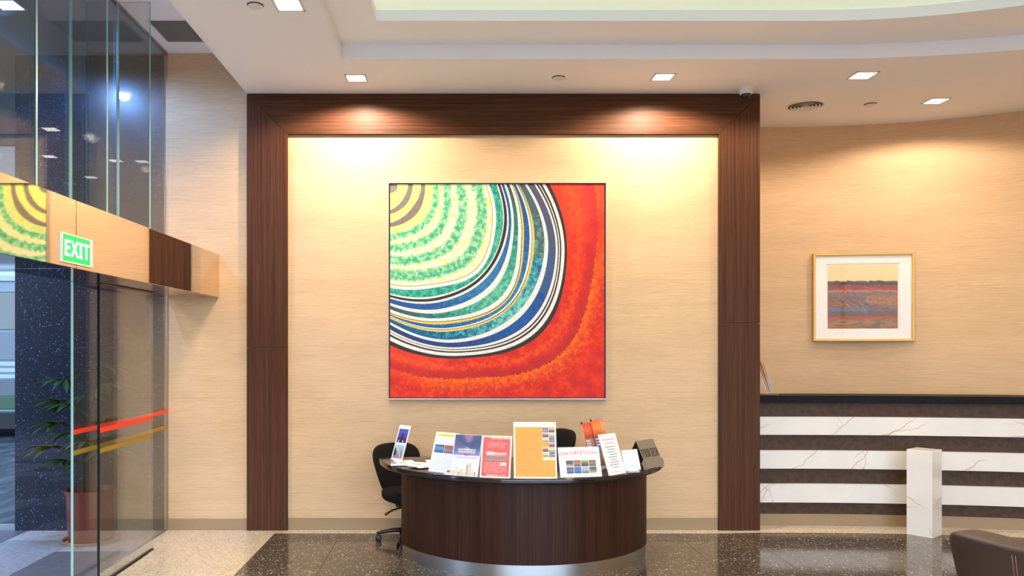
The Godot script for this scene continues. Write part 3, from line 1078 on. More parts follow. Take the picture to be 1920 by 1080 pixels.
func build_lights() -> void:
	var warm := Color(1.0, 0.915, 0.83)
	var e := 4.8
	var rear := 1.8
	downlight(-0.833, 6.684, CEIL, 0.155, e, warm, "square downlight in front of the left half of the wooden frame")
	downlight(1.722, 6.657, CEIL, 0.155, e, warm, "square downlight in front of the right half of the wooden frame")
	downlight(3.366, 6.618, CEIL, 0.165, e * 0.5, warm, "square downlight between the round air vent and the curved tray")
	downlight(4.388, 7.313, CEIL, 0.155, e * 0.45, warm, "square downlight close to the curved wall, right of the round vent")
	downlight(-1.098, 5.246, CEIL, 0.165, e * 0.65, warm, "large square downlight beside the left edge of the ceiling tray")
	for s in [[-1.25, 3.7, "over the left aisle, second from the frame"], [-1.25, 2.1, "over the left aisle, third from the frame"], [-1.25, 0.4, "over the left aisle, fourth from the frame"], [6.45, 5.0, "over the right aisle, nearest the curved wall"], [6.5, 3.4, "over the right aisle, second from the curved wall"], [6.5, 1.6, "over the right aisle, third from the curved wall"], [0.2, -0.4, "by the front windows, on the left"], [2.6, -0.4, "by the front windows, in the middle"], [5.0, -0.4, "by the front windows, on the right"]]:
		downlight(s[0], s[1], CEIL, 0.16, rear, warm, "square downlight " + s[2], "downlights in the lobby ceiling")
	# glowing stretched ceiling in the inner tray
	var gm := mat(c8(200, 212, 186), 0.25)
	gm.emission_enabled = true
	gm.emission = c8(213, 223, 200)
	gm.emission_energy_multiplier = 0.56
	struct("ceiling_light_panel", slab(rect(-0.75, 5.4, 0.9, 5.95), 4.067, 4.10), gm)
	var a := AreaLight3D.new()
	a.name = "tray_light"
	a.light_color = Color(0.95, 1.0, 0.90)
	a.light_energy = 4.0
	a.area_size = Vector2(5.6, 3.6)
	a.area_range = 20.0
	a.area_attenuation = 2.0
	a.shadow_enabled = true
	a.position = v(2.3, 4.06, 3.1)
	a.rotation.x = -PI / 2
	add_child(a)
	# sprinkler plates
	for s in [[-1.317, 5.25, "white sprinkler plate left of the large square downlight"], [0.854, 6.67, "white sprinkler plate between the two downlights over the frame"], [3.838, 7.41, "white sprinkler plate between the round vent and the downlight near the curved wall"]]:
		put_plate(s[0], s[1], s[2])
	# round diffuser
	var vn := thing("air_vent", "round white ring air vent in the ceiling by the curved wall", "air vent", v(3.257, CEIL, 7.46))
	put("backing", lathe(poly([0, -0.003, 0.16, -0.003, 0.16, -0.001]), 40), M.grille_dark, vn)
	put("flange", lathe(poly([0.150, -0.004, 0.157, -0.009, 0.168, -0.007, 0.172, 0.0]), 48, true), M.fitting, vn)
	for k in 4:
		var r := 0.128 - k * 0.031
		put("ring", lathe(poly([r - 0.008, -0.006, r + 0.002, -0.012 - k * 0.001, r + 0.006, -0.011 - k * 0.001, r - 0.003, -0.005]), 48), M.fitting, vn)
	put("hub", lathe(poly([0, -0.018, 0.012, -0.017, 0.017, -0.013, 0.012, -0.004]), 24, true), M.fitting, vn)
	# security camera
	var c := thing("security_camera", "white dome security camera at the top right corner of the frame", "camera", v(2.52, CEIL, 6.95))
	put("housing", lathe(poly([0.04, -0.055, 0.056, -0.05, 0.06, -0.03, 0.06, 0.0]), 32, true), M.fitting, c)
	put("dome", lathe(poly([0.0, -0.092, 0.016, -0.09, 0.03, -0.082, 0.039, -0.068, 0.042, -0.05]), 32, true), mat(c8(30, 32, 36), 0.06), c)

func put_plate(x: float, d: float, label: String) -> void:
	var s := thing("sprinkler_plate", label, "sprinkler", v(x, CEIL, d))
	put("plate", lathe(poly([0, -0.014, 0.044, -0.014, 0.049, -0.011, 0.05, -0.008, 0.0, -0.008]), 28), M.fitting, s)
	put("rim", lathe(poly([0.03, -0.003, 0.055, -0.003, 0.055, 0.0]), 28), M.grille, s)

# ---------------------------------------------------------------- wooden portal frame
func frame_piece(parent: Node, p: PackedVector2Array, m: Material) -> void:
	var st := mb()
	extr(st, p, 7.13, 7.095, face, 0.0015)
	put("veneer_panel", st.commit(), m, parent)

func build_portal() -> void:
	var f := struct_root("trim_2")
	var x0 := -1.855
	var x1 := -1.494
	var x2 := 2.331
	var x3 := 2.697
	var top := 3.874
	var inn := 3.517
	var g := 0.0012
	frame_piece(f, poly([x0 + g, top, x3 - g, top, x2 + g, inn, x1 - g, inn]), M.wood_across)
	frame_piece(f, poly([x0, top - g * 2, x1 - g * 2, inn, x1 - g * 2, 1.624, x0, 1.624]), M.wood)
	frame_piece(f, poly([x0, 1.620, x1 - g * 2, 1.620, x1 - g * 2, 0.0, x0, 0.0]), M.wood)
	frame_piece(f, poly([x3, top - g * 2, x2 + g * 2, inn, x2 + g * 2, 1.842, x3, 1.842]), M.wood)
	frame_piece(f, poly([x3, 1.838, x2 + g * 2, 1.838, x2 + g * 2, 0.0, x3, 0.0]), M.wood)

# ---------------------------------------------------------------- reception counter
func build_reception() -> void:
	var c := thing("reception_counter", "curved dark reception counter with three white marble bands", "counter", v(2.72, 0, 7.3))
	var strip := func(off: float, back: float, y0: float, y1: float) -> ArrayMesh:
		var st := mb()
		var pts := border_line(off)
		for i in pts.size():
			pts[i] -= Vector2(2.72, 7.3)
		pts[0].x = 0.03
		curved_wall(st, pts, back, y0, y1)
		return st.commit()
	put("carcass", strip.call(0.0, 0.22, 0.107, 1.122), M.counter_band, c)
	put("kick_plate", strip.call(-0.005, 0.2, 0.0, 0.107), M.skirting, c)
	for y in [[0.217, 0.386], [0.524, 0.689], [0.831, 0.994]]:
		var b := put("marble_band", strip.call(0.04, 0.0405, y[0], y[1]), M.marble, c)
		b.set_meta("label", "white marble band with thin golden veins")
	put("countertop", strip.call(0.05, 0.33, 1.122, 1.187), M.counter_top, c)
	# low marble pillar standing free before the counter
	var p := thing("pedestal", "square white marble pillar with golden veins before the counter", "pedestal", v(4.055, 0, 6.81))
	var cs := cos(deg_to_rad(51.0)) * 0.205
	var sn := sin(deg_to_rad(51.0)) * 0.205
	var st := mb()
	extr(st, poly([0, 0, sn, cs, sn - cs, cs + sn, -cs, sn]), 0.0, 0.74, plan, 0.003)
	put("shaft", st.commit(), M.marble, p)
	# leaflet holder on the counter
	var h := thing("leaflet_holder", "clear leaflet holder with picture leaflets on the reception counter", "leaflet holder", v(2.92, 1.187, 7.42), 1.18)
	var tilt := Basis(Vector3.RIGHT, -0.30)
	var s2 := mb()
	bx(s2, Vector3(-0.11, 0, -0.0015), Vector3(0.11, 0.37, 0.0015), 0.0, Transform3D(tilt, Vector3(0, 0.02, -0.03)))
	bx(s2, Vector3(-0.11, 0, -0.0015), Vector3(0.11, 0.15, 0.0015), 0.0, Transform3D(tilt, Vector3(0, 0.02, 0.03)))
	bx(s2, Vector3(-0.11, 0, -0.09), Vector3(0.11, 0.004, 0.07))
	bx(s2, Vector3(-0.11, 0, -0.04), Vector3(-0.107, 0.14, 0.03), 0.0, Transform3D(tilt, Vector3(0, 0.02, 0)))
	bx(s2, Vector3(0.107, 0, -0.04), Vector3(0.11, 0.14, 0.03), 0.0, Transform3D(tilt, Vector3(0, 0.02, 0)))
	put("clear_stand", s2.commit(), M.acrylic, h)
	var im := sheet_image(96, 160, c8(200, 190, 180))
	snapshot(im, Rect2i(0, 0, 96, 30), 301, [c8(206, 74, 30), c8(190, 60, 30), c8(60, 40, 34)])
	snapshot(im, Rect2i(0, 30, 96, 60), 302, [c8(110, 100, 100), c8(160, 70, 74), c8(90, 84, 84)])
	snapshot(im, Rect2i(0, 90, 96, 70), 303, [c8(180, 170, 160), c8(80, 74, 70), c8(206, 196, 186)])
	for k in 4:
		var s3 := mb()
		var o := Vector3(-0.05 + 0.1 * (k % 2), 0.024, -0.022 + 0.012 * k)
		var xf := Transform3D(tilt, o)
		picture(s3, xf * Vector3(-0.048, 0, 0.001), xf * Vector3(0.048, 0, 0.001), xf * Vector3(0.048, 0.37 - 0.03 * k, 0.001), xf * Vector3(-0.048, 0.37 - 0.03 * k, 0.001))
		bx(s3, Vector3(-0.048, 0, -0.004), Vector3(0.048, 0.37 - 0.03 * k, 0.0005), 0.0, xf)
		var lf := put("leaflet", s3.commit(), picmat(im), null)
		lf.transform = h.transform
		tag(lf, ["tallest picture leaflet, at the back left of the holder on the counter", "second tallest picture leaflet, back right in the holder on the counter", "third picture leaflet, front left in the holder on the counter", "shortest picture leaflet, front right in the holder on the counter"][k], "leaflet", "leaflets on the reception counter")

# ---------------------------------------------------------------- tour desk
const DC := Vector2(0.53, 6.67)

func desk_arc(r: float, back: float, n := 64) -> PackedVector2Array:
	var p := PackedVector2Array()
	var a := acos(clampf((DC.y - back) / r, -1, 1))
	for i in n + 1:
		var t := lerpf(-a, a, float(i) / n)
		p.append(Vector2(r * sin(t), DC.y - r * cos(t)) - Vector2(0, 6.1))
	return p

func build_desk() -> void:
	var o := thing("tour_desk", "half-round dark wood tour desk with black top and steel base", "desk", v(DC.x, 0, 6.1))
	var put_arc := func(called: String, r: float, back: float, y0: float, y1: float, m: Material, bev: float) -> void:
		var st := mb()
		extr(st, desk_arc(r, back), y0, y1, plan, bev, true)
		put(called, st.commit(), m, o)
	put_arc.call("steel_base", 1.043, 6.24, 0.0, 0.094, M.steel, 0.0)
	put_arc.call("wood_front", 1.048, 6.24, 0.096, 0.672, M.desk_wood, 0.0)
	# top with a rounded edge
	var st := mb()
	var prof := [[-0.006, 0.0], [-0.001, 0.004], [0.0, 0.012], [0.0, 0.034], [-0.0015, 0.0385], [-0.006, 0.0405]]
	for k in prof.size() - 1:
		var lo := desk_arc(1.166 + prof[k][0], 6.59)
		var hi := desk_arc(1.166 + prof[k + 1][0], 6.59)
		var y0: float = 0.683 + prof[k][1]
		var y1: float = 0.683 + prof[k + 1][1]
		for i in lo.size():
			var j := (i + 1) % lo.size()
			for q in [plan(lo[i], y0), plan(hi[i], y1), plan(hi[j], y1), plan(lo[i], y0), plan(hi[j], y1), plan(lo[j], y0)]:
				st.add_vertex(q)
	st.set_smooth_group(-1)
	var rim := desk_arc(1.166 - 0.006, 6.59)
	for y in [0.683, 0.7235]:
		for i in range(1, rim.size() - 1):
			var q := [plan(rim[0], y), plan(rim[i + 1], y), plan(rim[i], y)]
			if y < 0.7:
				q.reverse()
			for z in q:
				st.add_vertex(z)
	st.generate_normals()
	put("desktop", st.commit(), mat(c8(34, 27, 23), 0.1, 0.0, 0.5), o)
	put_arc.call("support_rim", 1.06, 6.3, 0.672, 0.684, M.counter_top, 0.0)

# a print held in a clear stand: yaw turns it, tilt leans it back
func stand(called: String, label: String, category: String, x: float, d: float, yaw: float, tilt: float, w: float, h: float, img: Image, clear := true, border := 0.004) -> Node3D:
	var o := thing(called, label, category, v(x, 0.7237, d), yaw)
	var xf := Transform3D(Basis(Vector3.RIGHT, -tilt), Vector3(0, 0.004, 0))
	var st := mb()
	bx(st, Vector3(-w / 2 - border, 0, -0.006), Vector3(w / 2 + border, h + border, -0.003), 0.0, xf)
	bx(st, Vector3(-w * 0.38, 0.0, -0.055), Vector3(w * 0.38, 0.003, 0.006))
	if clear:
		bx(st, Vector3(-w / 2 - border, 0, 0.0015), Vector3(w / 2 + border, h + border, 0.003), 0.0, xf)
	put("clear_stand", st.commit(), M.acrylic, o)
	var s2 := mb()
	picture(s2, xf * Vector3(-w / 2, 0.001, 0.0006), xf * Vector3(w / 2, 0.001, 0.0006), xf * Vector3(w / 2, h, 0.0006), xf * Vector3(-w / 2, h, 0.0006))
	put("printed_sheet", s2.commit(), picmat(img, 0.4), o)
	var s3 := mb()
	bx(s3, Vector3(-w / 2, 0.001, -0.0024), Vector3(w / 2, h, 0.0), 0.0, xf)
	put("backing_card", s3.commit(), M.paper_edge, o)
	return o

func on_sheet(o: Node3D, tilt: float, text: String, height: float, m: Material, at: Vector2, bold := false, wide := 1.0, roll := 0.0) -> void:
	var xf := Transform3D(Basis(Vector3.RIGHT, -tilt), Vector3(0, 0.004, 0))
	var t := words(text, height, m, o.get_node("printed_sheet"), Vector3.ZERO, bold, 0.0004, 1.0)
	t.transform = Transform3D(xf.basis * Basis(Vector3.BACK, roll) * Basis.from_scale(Vector3(wide, 1, 1)), xf * Vector3(at.x, at.y, 0.001))

func build_desk_items() -> void:
	var tilt := 0.34
	# narrow two-photo card
	var im := sheet_image(96, 224, c8(240, 232, 234))
	print_lines(im, 12, 84, 10, c8(120, 110, 130), 1)
	snapshot(im, Rect2i(8, 24, 80, 88), 310, [c8(52, 74, 150), c8(92, 92, 190), c8(96, 80, 160), c8(40, 34, 50), c8(30, 26, 34)])
	im.fill_rect(Rect2i(40, 50, 14, 62), c8(34, 26, 40))
	for k in 2:
		im.fill_rect(Rect2i(20 + k * 36, 96, 8, 14), c8(220, 214, 226))
	print_lines(im, 14, 82, 117, c8(110, 110, 130), 2)
	snapshot(im, Rect2i(8, 126, 80, 86), 311, [c8(160, 184, 200), c8(150, 170, 180), c8(120, 120, 116), c8(150, 130, 120)])
	for k in 56:
		im.fill_rect(Rect2i(8, 138 + k, maxi(3, k - 2 - (k * k) / 90), 1), c8(40, 32, 28))
		im.fill_rect(Rect2i(10 + k, 136 + (k * k) / 46, 4, 4), c8(220, 216, 210))
	stand("photo_card", "narrow white card with two city photographs at the left end of the desk", "display card", -0.475, 6.37, -0.72, 0.36, 0.125, 0.29, im, false)
	# white sheet with a yellow heading
	im = sheet_image(168, 240, c8(236, 236, 242))
	im.fill_rect(Rect2i(14, 10, 140, 16), c8(248, 222, 20))
	print_lines(im, 50, 118, 16, c8(120, 100, 30), 3, 3)
	for k in 4:
		print_lines(im, 20 + (k % 2) * 16, 150 - (k % 3) * 8, 40 + k * 8, c8(186, 186, 200), 4 + k)
	snapshot(im, Rect2i(12, 76, 70, 48), 312, [c8(22, 40, 66), c8(150, 186, 206), c8(20, 104, 160), c8(14, 76, 130)])
	snapshot(im, Rect2i(84, 76, 72, 48), 313, [c8(196, 70, 64), c8(80, 70, 60), c8(190, 170, 180), c8(90, 60, 80)])
	for k in 12:
		print_lines(im, 16, 152 - (k % 4) * 14, 134 + k * 8, c8(192, 194, 206), 20 + k)
	stand("poster_stand", "white information sheet with a yellow heading bar in a clear stand", "display stand", -0.118, 5.76, -0.62, tilt, 0.205, 0.297, im)
	# navy sky poster with a globe emblem
	im = sheet_image(168, 240, c8(226, 224, 232))
	var nz := noise(0.05, 330, 3)
	for y in 236:
		for x in 160:
			var t := y / 236.0
			var c := c8(44, 62, 118).lerp(c8(120, 150, 210), clampf((t - 0.25) * 3.6, 0, 1))
			if t > 0.5:
				c = c8(214, 224, 240).lerp(c8(240, 232, 214), clampf((t - 0.62) * 3.0 + nz.get_noise_2d(x * 2, y), 0, 1))
			var burst := Vector2(x - 82 - (30 - y * 0.3), (y - 4) * 0.9)
			if y < 44 and absf(x - 84) < 34 - y * 0.6 + nz.get_noise_2d(x * 3, y * 3) * 26:
				c = c.lerp(c8(226, 150, 160), clampf(0.5 + nz.get_noise_2d(x * 4, y * 4), 0, 1))
			im.set_pixel(x + 4, y + 2, c)
	for y in 52:
		for x in 52:
			if Vector2(x - 26, y - 26).length() < 25:
				im.set_pixel(58 + x, 72 + y, c8(40, 110, 170).lerp(c8(110, 190, 220), clampf(0.5 - (y - 20) / 40.0 + nz.get_noise_2d(x * 4, y * 4) * 0.6, 0, 1)))
	im.fill_rect(Rect2i(30, 84, 108, 20), c8(224, 214, 206))
	im.fill_rect(Rect2i(36, 104, 96, 6), c8(216, 120, 120))
	im.fill_rect(Rect2i(24, 128, 128, 12), c8(232, 180, 206))
	for k in 9:
		var hh := [26, 48, 20, 34, 24, 62, 74, 40, 22][k] as int
		im.fill_rect(Rect2i(14 + k * 16, 236 - hh, 12, hh), [c8(214, 190, 150), c8(226, 206, 170), c8(190, 160, 140)][k % 3])
	var po := stand("poster_stand", "navy sky poster with a globe emblem and pale buildings below", "display stand", 0.052, 5.61, -0.42, tilt, 0.212, 0.297, im)
	on_sheet(po, tilt, "UNIVERSAL STUDIOS", 0.0125, mat(c8(70, 66, 90), 0.6), Vector2(0.002, 0.1805), true, 0.82)
	# red leaflet
	im = sheet_image(168, 240, c8(246, 230, 220))
	for y in 224:
		for x in 152:
			var t := nz.get_noise_2d(x * 1.4, y * 1.4)
			im.set_pixel(x + 8, y + 8, c8(214, 58, 62).lerp(c8(232, 110, 96), clampf(0.3 + t, 0, 1)))
	for y in 22:
		im.fill_rect(Rect2i(40 + y, 8 + y / 2, 120 - y, 1), c8(240, 176, 120))
	for k in 4:
		print_lines(im, 34, 130, 38 + k * 8, c8(244, 176, 160), 40 + k, 3)
	im.fill_rect(Rect2i(124, 22, 16, 10), c8(88, 96, 160))
	snapshot(im, Rect2i(28, 96, 114, 48), 314, [c8(230, 190, 180), c8(220, 120, 90), c8(120, 100, 96), c8(170, 140, 130)])
	im.fill_rect(Rect2i(32, 92, 44, 18), c8(240, 200, 206))
	for k in 8:
		print_lines(im, 20, 146, 152 + k * 8, c8(246, 178, 170), 50 + k, 3)
	im.fill_rect(Rect2i(110, 152, 34, 18), c8(240, 206, 200))
	print_lines(im, 36, 96, 222, c8(255, 246, 240), 60, 5)
	print_lines(im, 100, 146, 222, c8(250, 200, 80), 61, 5)
	stand("poster_stand", "red leaflet with a pale border between navy poster and yellow poster", "display stand", 0.268, 5.53, -0.22, tilt, 0.212, 0.297, im)
	# large yellow poster
	im = sheet_image(232, 300, c8(250, 240, 214))
	im.fill_rect(Rect2i(8, 10, 216, 14), c8(246, 240, 246))
	print_lines(im, 14, 214, 14, c8(206, 200, 214), 70)
	im.fill_rect(Rect2i(8, 27, 216, 265), c8(238, 160, 8))
	for k in 22:
		print_lines(im, 16, 150 - (k * 37) % 40, 60 + k * 10, c8(196, 122, 8), 80 + k)
	for r in 6:
		for c in 2:
			if r == 3 and c == 0:
				continue
			var cell := Rect2i(158 + c * 34, 32 + r * 26, 32, 24)
			im.fill_rect(cell.grow(1), c8(248, 236, 220))
			snapshot(im, cell, 340 + r * 2 + c, [[c8(60, 66, 110), c8(190, 180, 190), c8(90, 80, 90)], [c8(216, 176, 166), c8(150, 80, 70), c8(70, 50, 50)], [c8(200, 206, 214), c8(240, 200, 90), c8(120, 120, 130)]][(r + c) % 3])
	im.fill_rect(Rect2i(158, 190, 66, 14), c8(246, 226, 200))
	stand("poster_stand", "tall yellow poster with small pictures down its right edge", "display stand", 0.548, 5.505, -0.03, 0.30, 0.296, 0.395, im)
	# tickets board
	im = sheet_image(240, 176, c8(238, 234, 232))
	for k in 2:
		for c in 3:
			print_lines(im, 14 + c * 76, 78 + c * 76, 56 + k * 12, c8(176, 176, 178), 100 + k * 3 + c)
	var sets := [[c8(90, 84, 90), c8(60, 52, 50), c8(190, 180, 170)], [c8(120, 80, 50), c8(220, 140, 60), c8(80, 60, 60)], [c8(150, 180, 90), c8(110, 70, 70), c8(60, 50, 50)], [c8(150, 80, 80), c8(180, 130, 120), c8(50, 80, 50)], [c8(40, 60, 150), c8(150, 130, 150), c8(50, 50, 90)], [c8(20, 80, 170), c8(70, 150, 220), c8(16, 40, 110)], [c8(130, 180, 210), c8(220, 180, 170), c8(40, 90, 110)], [c8(80, 60, 50), c8(110, 90, 80), c8(170, 180, 170)]]
	for k in 8:
		snapshot(im, Rect2i(40 + (k % 4) * 44, 78 + (k / 4) * 40, 41, 36), 360 + k, sets[k])
	print_lines(im, 50, 210, 164, c8(150, 150, 160), 110)
	var tb := stand("poster_stand", "white board lettered ATTRACTION TICKETS SOLD HERE with eight small pictures", "display stand", 0.872, 5.565, 0.16, tilt, 0.30, 0.212, im)
	on_sheet(tb, tilt, "ATTRACTION", 0.020, M.red_ink, Vector2(-0.082, 0.166), false, 0.78, 0.06)
	on_sheet(tb, tilt, "TICKETS", 0.025, M.red_ink, Vector2(0.012, 0.172), false, 0.68, 0.0)
	on_sheet(tb, tilt, "SOLD", 0.022, M.red_ink, Vector2(0.080, 0.171), false, 0.66, -0.02)
	on_sheet(tb, tilt, "HERE", 0.012, M.red_ink, Vector2(0.123, 0.168), false, 0.95, -0.03)
	# tall white price sheet
	im = sheet_image(160, 240, c8(242, 240, 240))
	for k in 2:
		print_lines(im, 24 + k * 14, 136 - k * 10, 30 + k * 22, c8(222, 160, 170), 120 + k, 7)
	for k in 9:
		print_lines(im, 34 + (k * 13) % 22, 126 - (k * 7) % 20, 74 + k * 15, c8(140, 140, 150), 130 + k, 6)
	print_lines(im, 50, 112, 222, c8(220, 150, 160), 150, 4)
	stand("poster_stand", "tall white text sheet with grey lines turned to the right, left of the small card", "display stand", 1.148, 5.68, 0.72, tilt, 0.195, 0.297, im)
	# small white card
	im = sheet_image(120, 120, c8(232, 238, 246))
	for k in 8:
		print_lines(im, 10, 106 - (k * 17) % 30, 14 + k * 12, c8(206, 214, 226), 160 + k)
	stand("notice_card", "small blank-looking white card standing left of the smoked TOUR DESK sign", "display card", 1.30, 5.87, 0.5, 0.30, 0.15, 0.152, im)
	# leaflets in a rack behind the boards
	var rk := thing("leaflet_rack", "clear rack of leaflets behind the white text sheet", "leaflet rack", v(1.10, 0.7237, 6.0), 0.60)
	var lean := Transform3D(Basis(Vector3.RIGHT, -0.3), Vector3(0, 0.014, 0))
	var st := mb()
	bx(st, Vector3(-0.15, 0, -0.03), Vector3(0.15, 0.23, -0.027), 0.0, lean)
	bx(st, Vector3(-0.15, 0, 0.027), Vector3(0.15, 0.14, 0.03), 0.0, lean)
	bx(st, Vector3(-0.15, 0, -0.08), Vector3(0.15, 0.005, 0.04))
	for x in [-0.15, -0.001, 0.148]:
		bx(st, Vector3(x, 0, -0.03), Vector3(x + 0.003, 0.14, 0.03), 0.0, lean)
	put("clear_rack", st.commit(), M.acrylic, rk)
	var looks := [["orange leaflet with a purple block in the rack behind the boards", 0.015, 0.0, 0.355, c8(232, 112, 40), c8(74, 66, 150)], ["red and grey leaflet at the left of the rack behind the boards", -0.085, 0.012, 0.335, c8(214, 78, 44), c8(150, 140, 140)], ["orange leaflet with a lilac top edge at the rear of the rack", 0.07, -0.014, 0.365, c8(236, 136, 66), c8(196, 190, 220)]]
	for k in 3:
		var l: Array = looks[k]
		im = sheet_image(80, 160, l[4])
		im.fill_rect(Rect2i(0, 0, 80, 6), c8(150, 130, 190) if k == 2 else l[4])
		snapshot(im, Rect2i(0, 8, 80, 50), 380 + k, [l[4], (l[4] as Color).lightened(0.25), l[4], (l[4] as Color).darkened(0.2)])
		im.fill_rect(Rect2i(0, 58, 80, 40), l[5])
		for j in 3:
			print_lines(im, 8, 44, 64 + j * 10, c8(240, 236, 246), 170 + j, 6)
		snapshot(im, Rect2i(0, 98, 80, 62), 390 + k, [c8(90, 80, 80), c8(160, 110, 90), c8(70, 60, 60)])
		var lf := thing("leaflet", l[0], "leaflet", rk.position, rk.rotation.y, "leaflets in the desk rack")
		var s := mb()
		var w := 0.05
		bx(s, Vector3(l[1] - w, 0.003, l[2] - 0.004), Vector3(l[1] + w, l[3], l[2]), 0.0, lean)
		put("pages", s.commit(), M.paper_edge, lf)
		var s2 := mb()
		picture(s2, lean * Vector3(l[1] - w, 0.003, l[2] + 0.0006), lean * Vector3(l[1] + w, 0.003, l[2] + 0.0006), lean * Vector3(l[1] + w, l[3], l[2] + 0.0006), lean * Vector3(l[1] - w, l[3], l[2] + 0.0006))
		put("cover", s2.commit(), picmat(im), lf)
	for k in 2:
		var pn := thing("pen", ["orange pen with a black cap standing at the left of the leaflet rack", "orange pen with a black cap standing before the orange leaflets"][k], "pen", rk.position, rk.rotation.y, "pens in the rack")
		var p0 := lean * Vector3(-0.135 + k * 0.098, 0.17, 0.02)
		var p1 := lean * Vector3(-0.14 + k * 0.098, 0.325 + k * 0.015, 0.02)
		var s := mb()
		tube(s, [lean * Vector3(-0.13 + k * 0.098, 0.02, 0.02), p0, p1], [0.004, 0.0045, 0.0045], 10)
		s.generate_normals()
		put("barrel", s.commit(), mat(c8(214, 84, 30), 0.35), pn)
		var s2 := mb()
		tube(s2, [p1, p1 + (p1 - p0).normalized() * 0.018], [0.0062, 0.0055], 10)
		s2.generate_normals()
		put("cap", s2.commit(), M.black_plastic, pn)
	# smoked tent sign
	var sg := thing("desk_sign", "smoked brown tent sign lettered TOUR DESK at the right end of the desk", "sign", v(1.465, 0.7237, 6.06), 0.74)
	var sx := Transform3D(Basis(Vector3.RIGHT, -0.48), Vector3(0, 0.002, 0.06))
	var s := mb()
	bx(s, Vector3(-0.112, 0, -0.004), Vector3(0.112, 0.225, 0.0), 0.001, sx)
	var plate := put("front_plate", s.commit(), M.smoke, sg)
	s = mb()
	bx(s, Vector3(-0.112, 0, 0.0), Vector3(0.112, 0.225, 0.004), 0.001, Transform3D(Basis(Vector3.RIGHT, 0.48), Vector3(0, 0.002, -0.15)))
	put("rear_plate", s.commit(), M.black_plastic, sg)
	var tx := words("TOUR DESK", 0.062, M.dark_ink, plate, Vector3.ZERO, false, 0.0015, 0.78)
	tx.transform = Transform3D(sx.basis * Basis.from_scale(Vector3(0.48, 1, 1)), sx * Vector3(0.0, 0.118, 0.0012))
	for q in [Vector2(-0.1, 0.012), Vector2(0.1, 0.012), Vector2(-0.1, 0.212), Vector2(0.1, 0.212)]:
		var bt := put("stud", lathe(poly([0.0045, 0, 0.0045, 0.002, 0.002, 0.0035, 0, 0.0035]), 14), M.chrome, plate)
		bt.transform = Transform3D(sx.basis * Basis(Vector3.RIGHT, PI / 2), sx * Vector3(q.x, q.y, 0.0))
	# small clear stub behind the sign
	var cs := thing("clear_holder", "small empty clear holder behind the TOUR DESK sign", "card holder", v(1.53, 0.7237, 6.30), 0.5)
	s = mb()
	bx(s, Vector3(-0.05, 0, -0.03), Vector3(0.05, 0.004, 0.03), 0.001)
	bx(s, Vector3(-0.02, 0.004, -0.003), Vector3(0.02, 0.23, 0.0), 0.0, Transform3D(Basis(Vector3.RIGHT, -0.1), Vector3.ZERO))
	put("clear_plate", s.commit(), M.acrylic, cs)
	# card box at the right
	var cb := thing("card_box", "little clear box of business cards before the small white card", "card box", v(1.275, 0.7237, 5.80), 0.45)
	s = mb()
	bx(s, Vector3(-0.055, 0, -0.03), Vector3(0.055, 0.003, 0.03))
	bx(s, Vector3(-0.055, 0, 0.027), Vector3(0.055, 0.018, 0.03))
	bx(s, Vector3(-0.055, 0, -0.03), Vector3(-0.052, 0.035, 0.03))
	bx(s, Vector3(0.052, 0, -0.03), Vector3(0.055, 0.035, 0.03))
	put("clear_tray", s.commit(), M.acrylic, cb)
	for k in 5:
		var cd := put("business_card", boxm(Vector3(-0.045, 0, -0.027), Vector3(0.045, 0.0022, 0.027)), M.paper if k != 2 else mat(c8(70, 62, 58), 0.6), null)
		cd.transform = Transform3D(Basis(Vector3.UP, 0.45 + 0.06 * (k - 2)), v(1.275, 0.7272 + k * 0.0026, 5.80))
		tag(cd, ["lowest white business card of the stack in the clear box", "second white business card from the bottom of the boxed stack", "dark business card in the middle of the boxed stack", "white business card just above the dark one in the box", "topmost white business card of the stack in the clear box"][k], "card", "business cards in the box")
	# loose sheets at the left
	var flat := [[-0.40, 6.30, 0.3, 0.15, 0.21, "left edge of the desk"], [-0.30, 6.20, -0.35, 0.21, 0.15, ""], [-0.42, 6.14, 0.1, 0.16, 0.10, ""], [-0.22, 6.06, 0.5, 0.21, 0.15, ""], [-0.12, 6.22, 0.15, 0.21, 0.297, ""], [-0.30, 6.03, -0.7, 0.12, 0.09, ""], [-0.02, 6.05, -0.2, 0.15, 0.21, ""]]
	for k in flat.size():
		var q: Array = flat[k]
		im = sheet_image(100, 100, [c8(240, 236, 236), c8(236, 238, 242), c8(244, 240, 226)][k % 3])
		for j in 6:
			print_lines(im, 8, 90 - (j * 11) % 24, 10 + j * 7, c8(186, 184, 190), 200 + k * 7 + j, 3)
		snapshot(im, Rect2i(10 + (k * 7) % 20, 58, 54, 18), 400 + k, [c8(110, 90, 80), c8(60, 54, 52), c8(180, 160, 150)])
		var stf := mb()
		bx(stf, Vector3(-q[3] / 2, 0, -q[4] / 2), Vector3(q[3] / 2, 0.0016, q[4] / 2))
		picture(stf, Vector3(-q[3] / 2, 0.0018, q[4] / 2), Vector3(q[3] / 2, 0.0018, q[4] / 2), Vector3(q[3] / 2, 0.0018, -q[4] / 2), Vector3(-q[3] / 2, 0.0018, -q[4] / 2))
		var sh := put("loose_sheet", stf.commit(), picmat(im, 0.6), null)
		sh.transform = Transform3D(Basis(Vector3.UP, q[2]), v(q[0], 0.7238 + k * 0.0022, q[1]))
		tag(sh, ["printed sheet lying at the foot of the narrow photo card, nearest the desk's left tip", "printed sheet turned askew just right of the narrow photo card's foot", "small printed slip at the front edge of the desk near its left tip", "printed sheet lying uppermost in the middle of the loose pile on the desk", "large printed sheet at the back of the loose pile on the desk", "smallest printed slip lying crooked at the front of the loose pile", "printed sheet half under the white stand with the yellow heading"][k], "paper", "loose sheets on the desk")
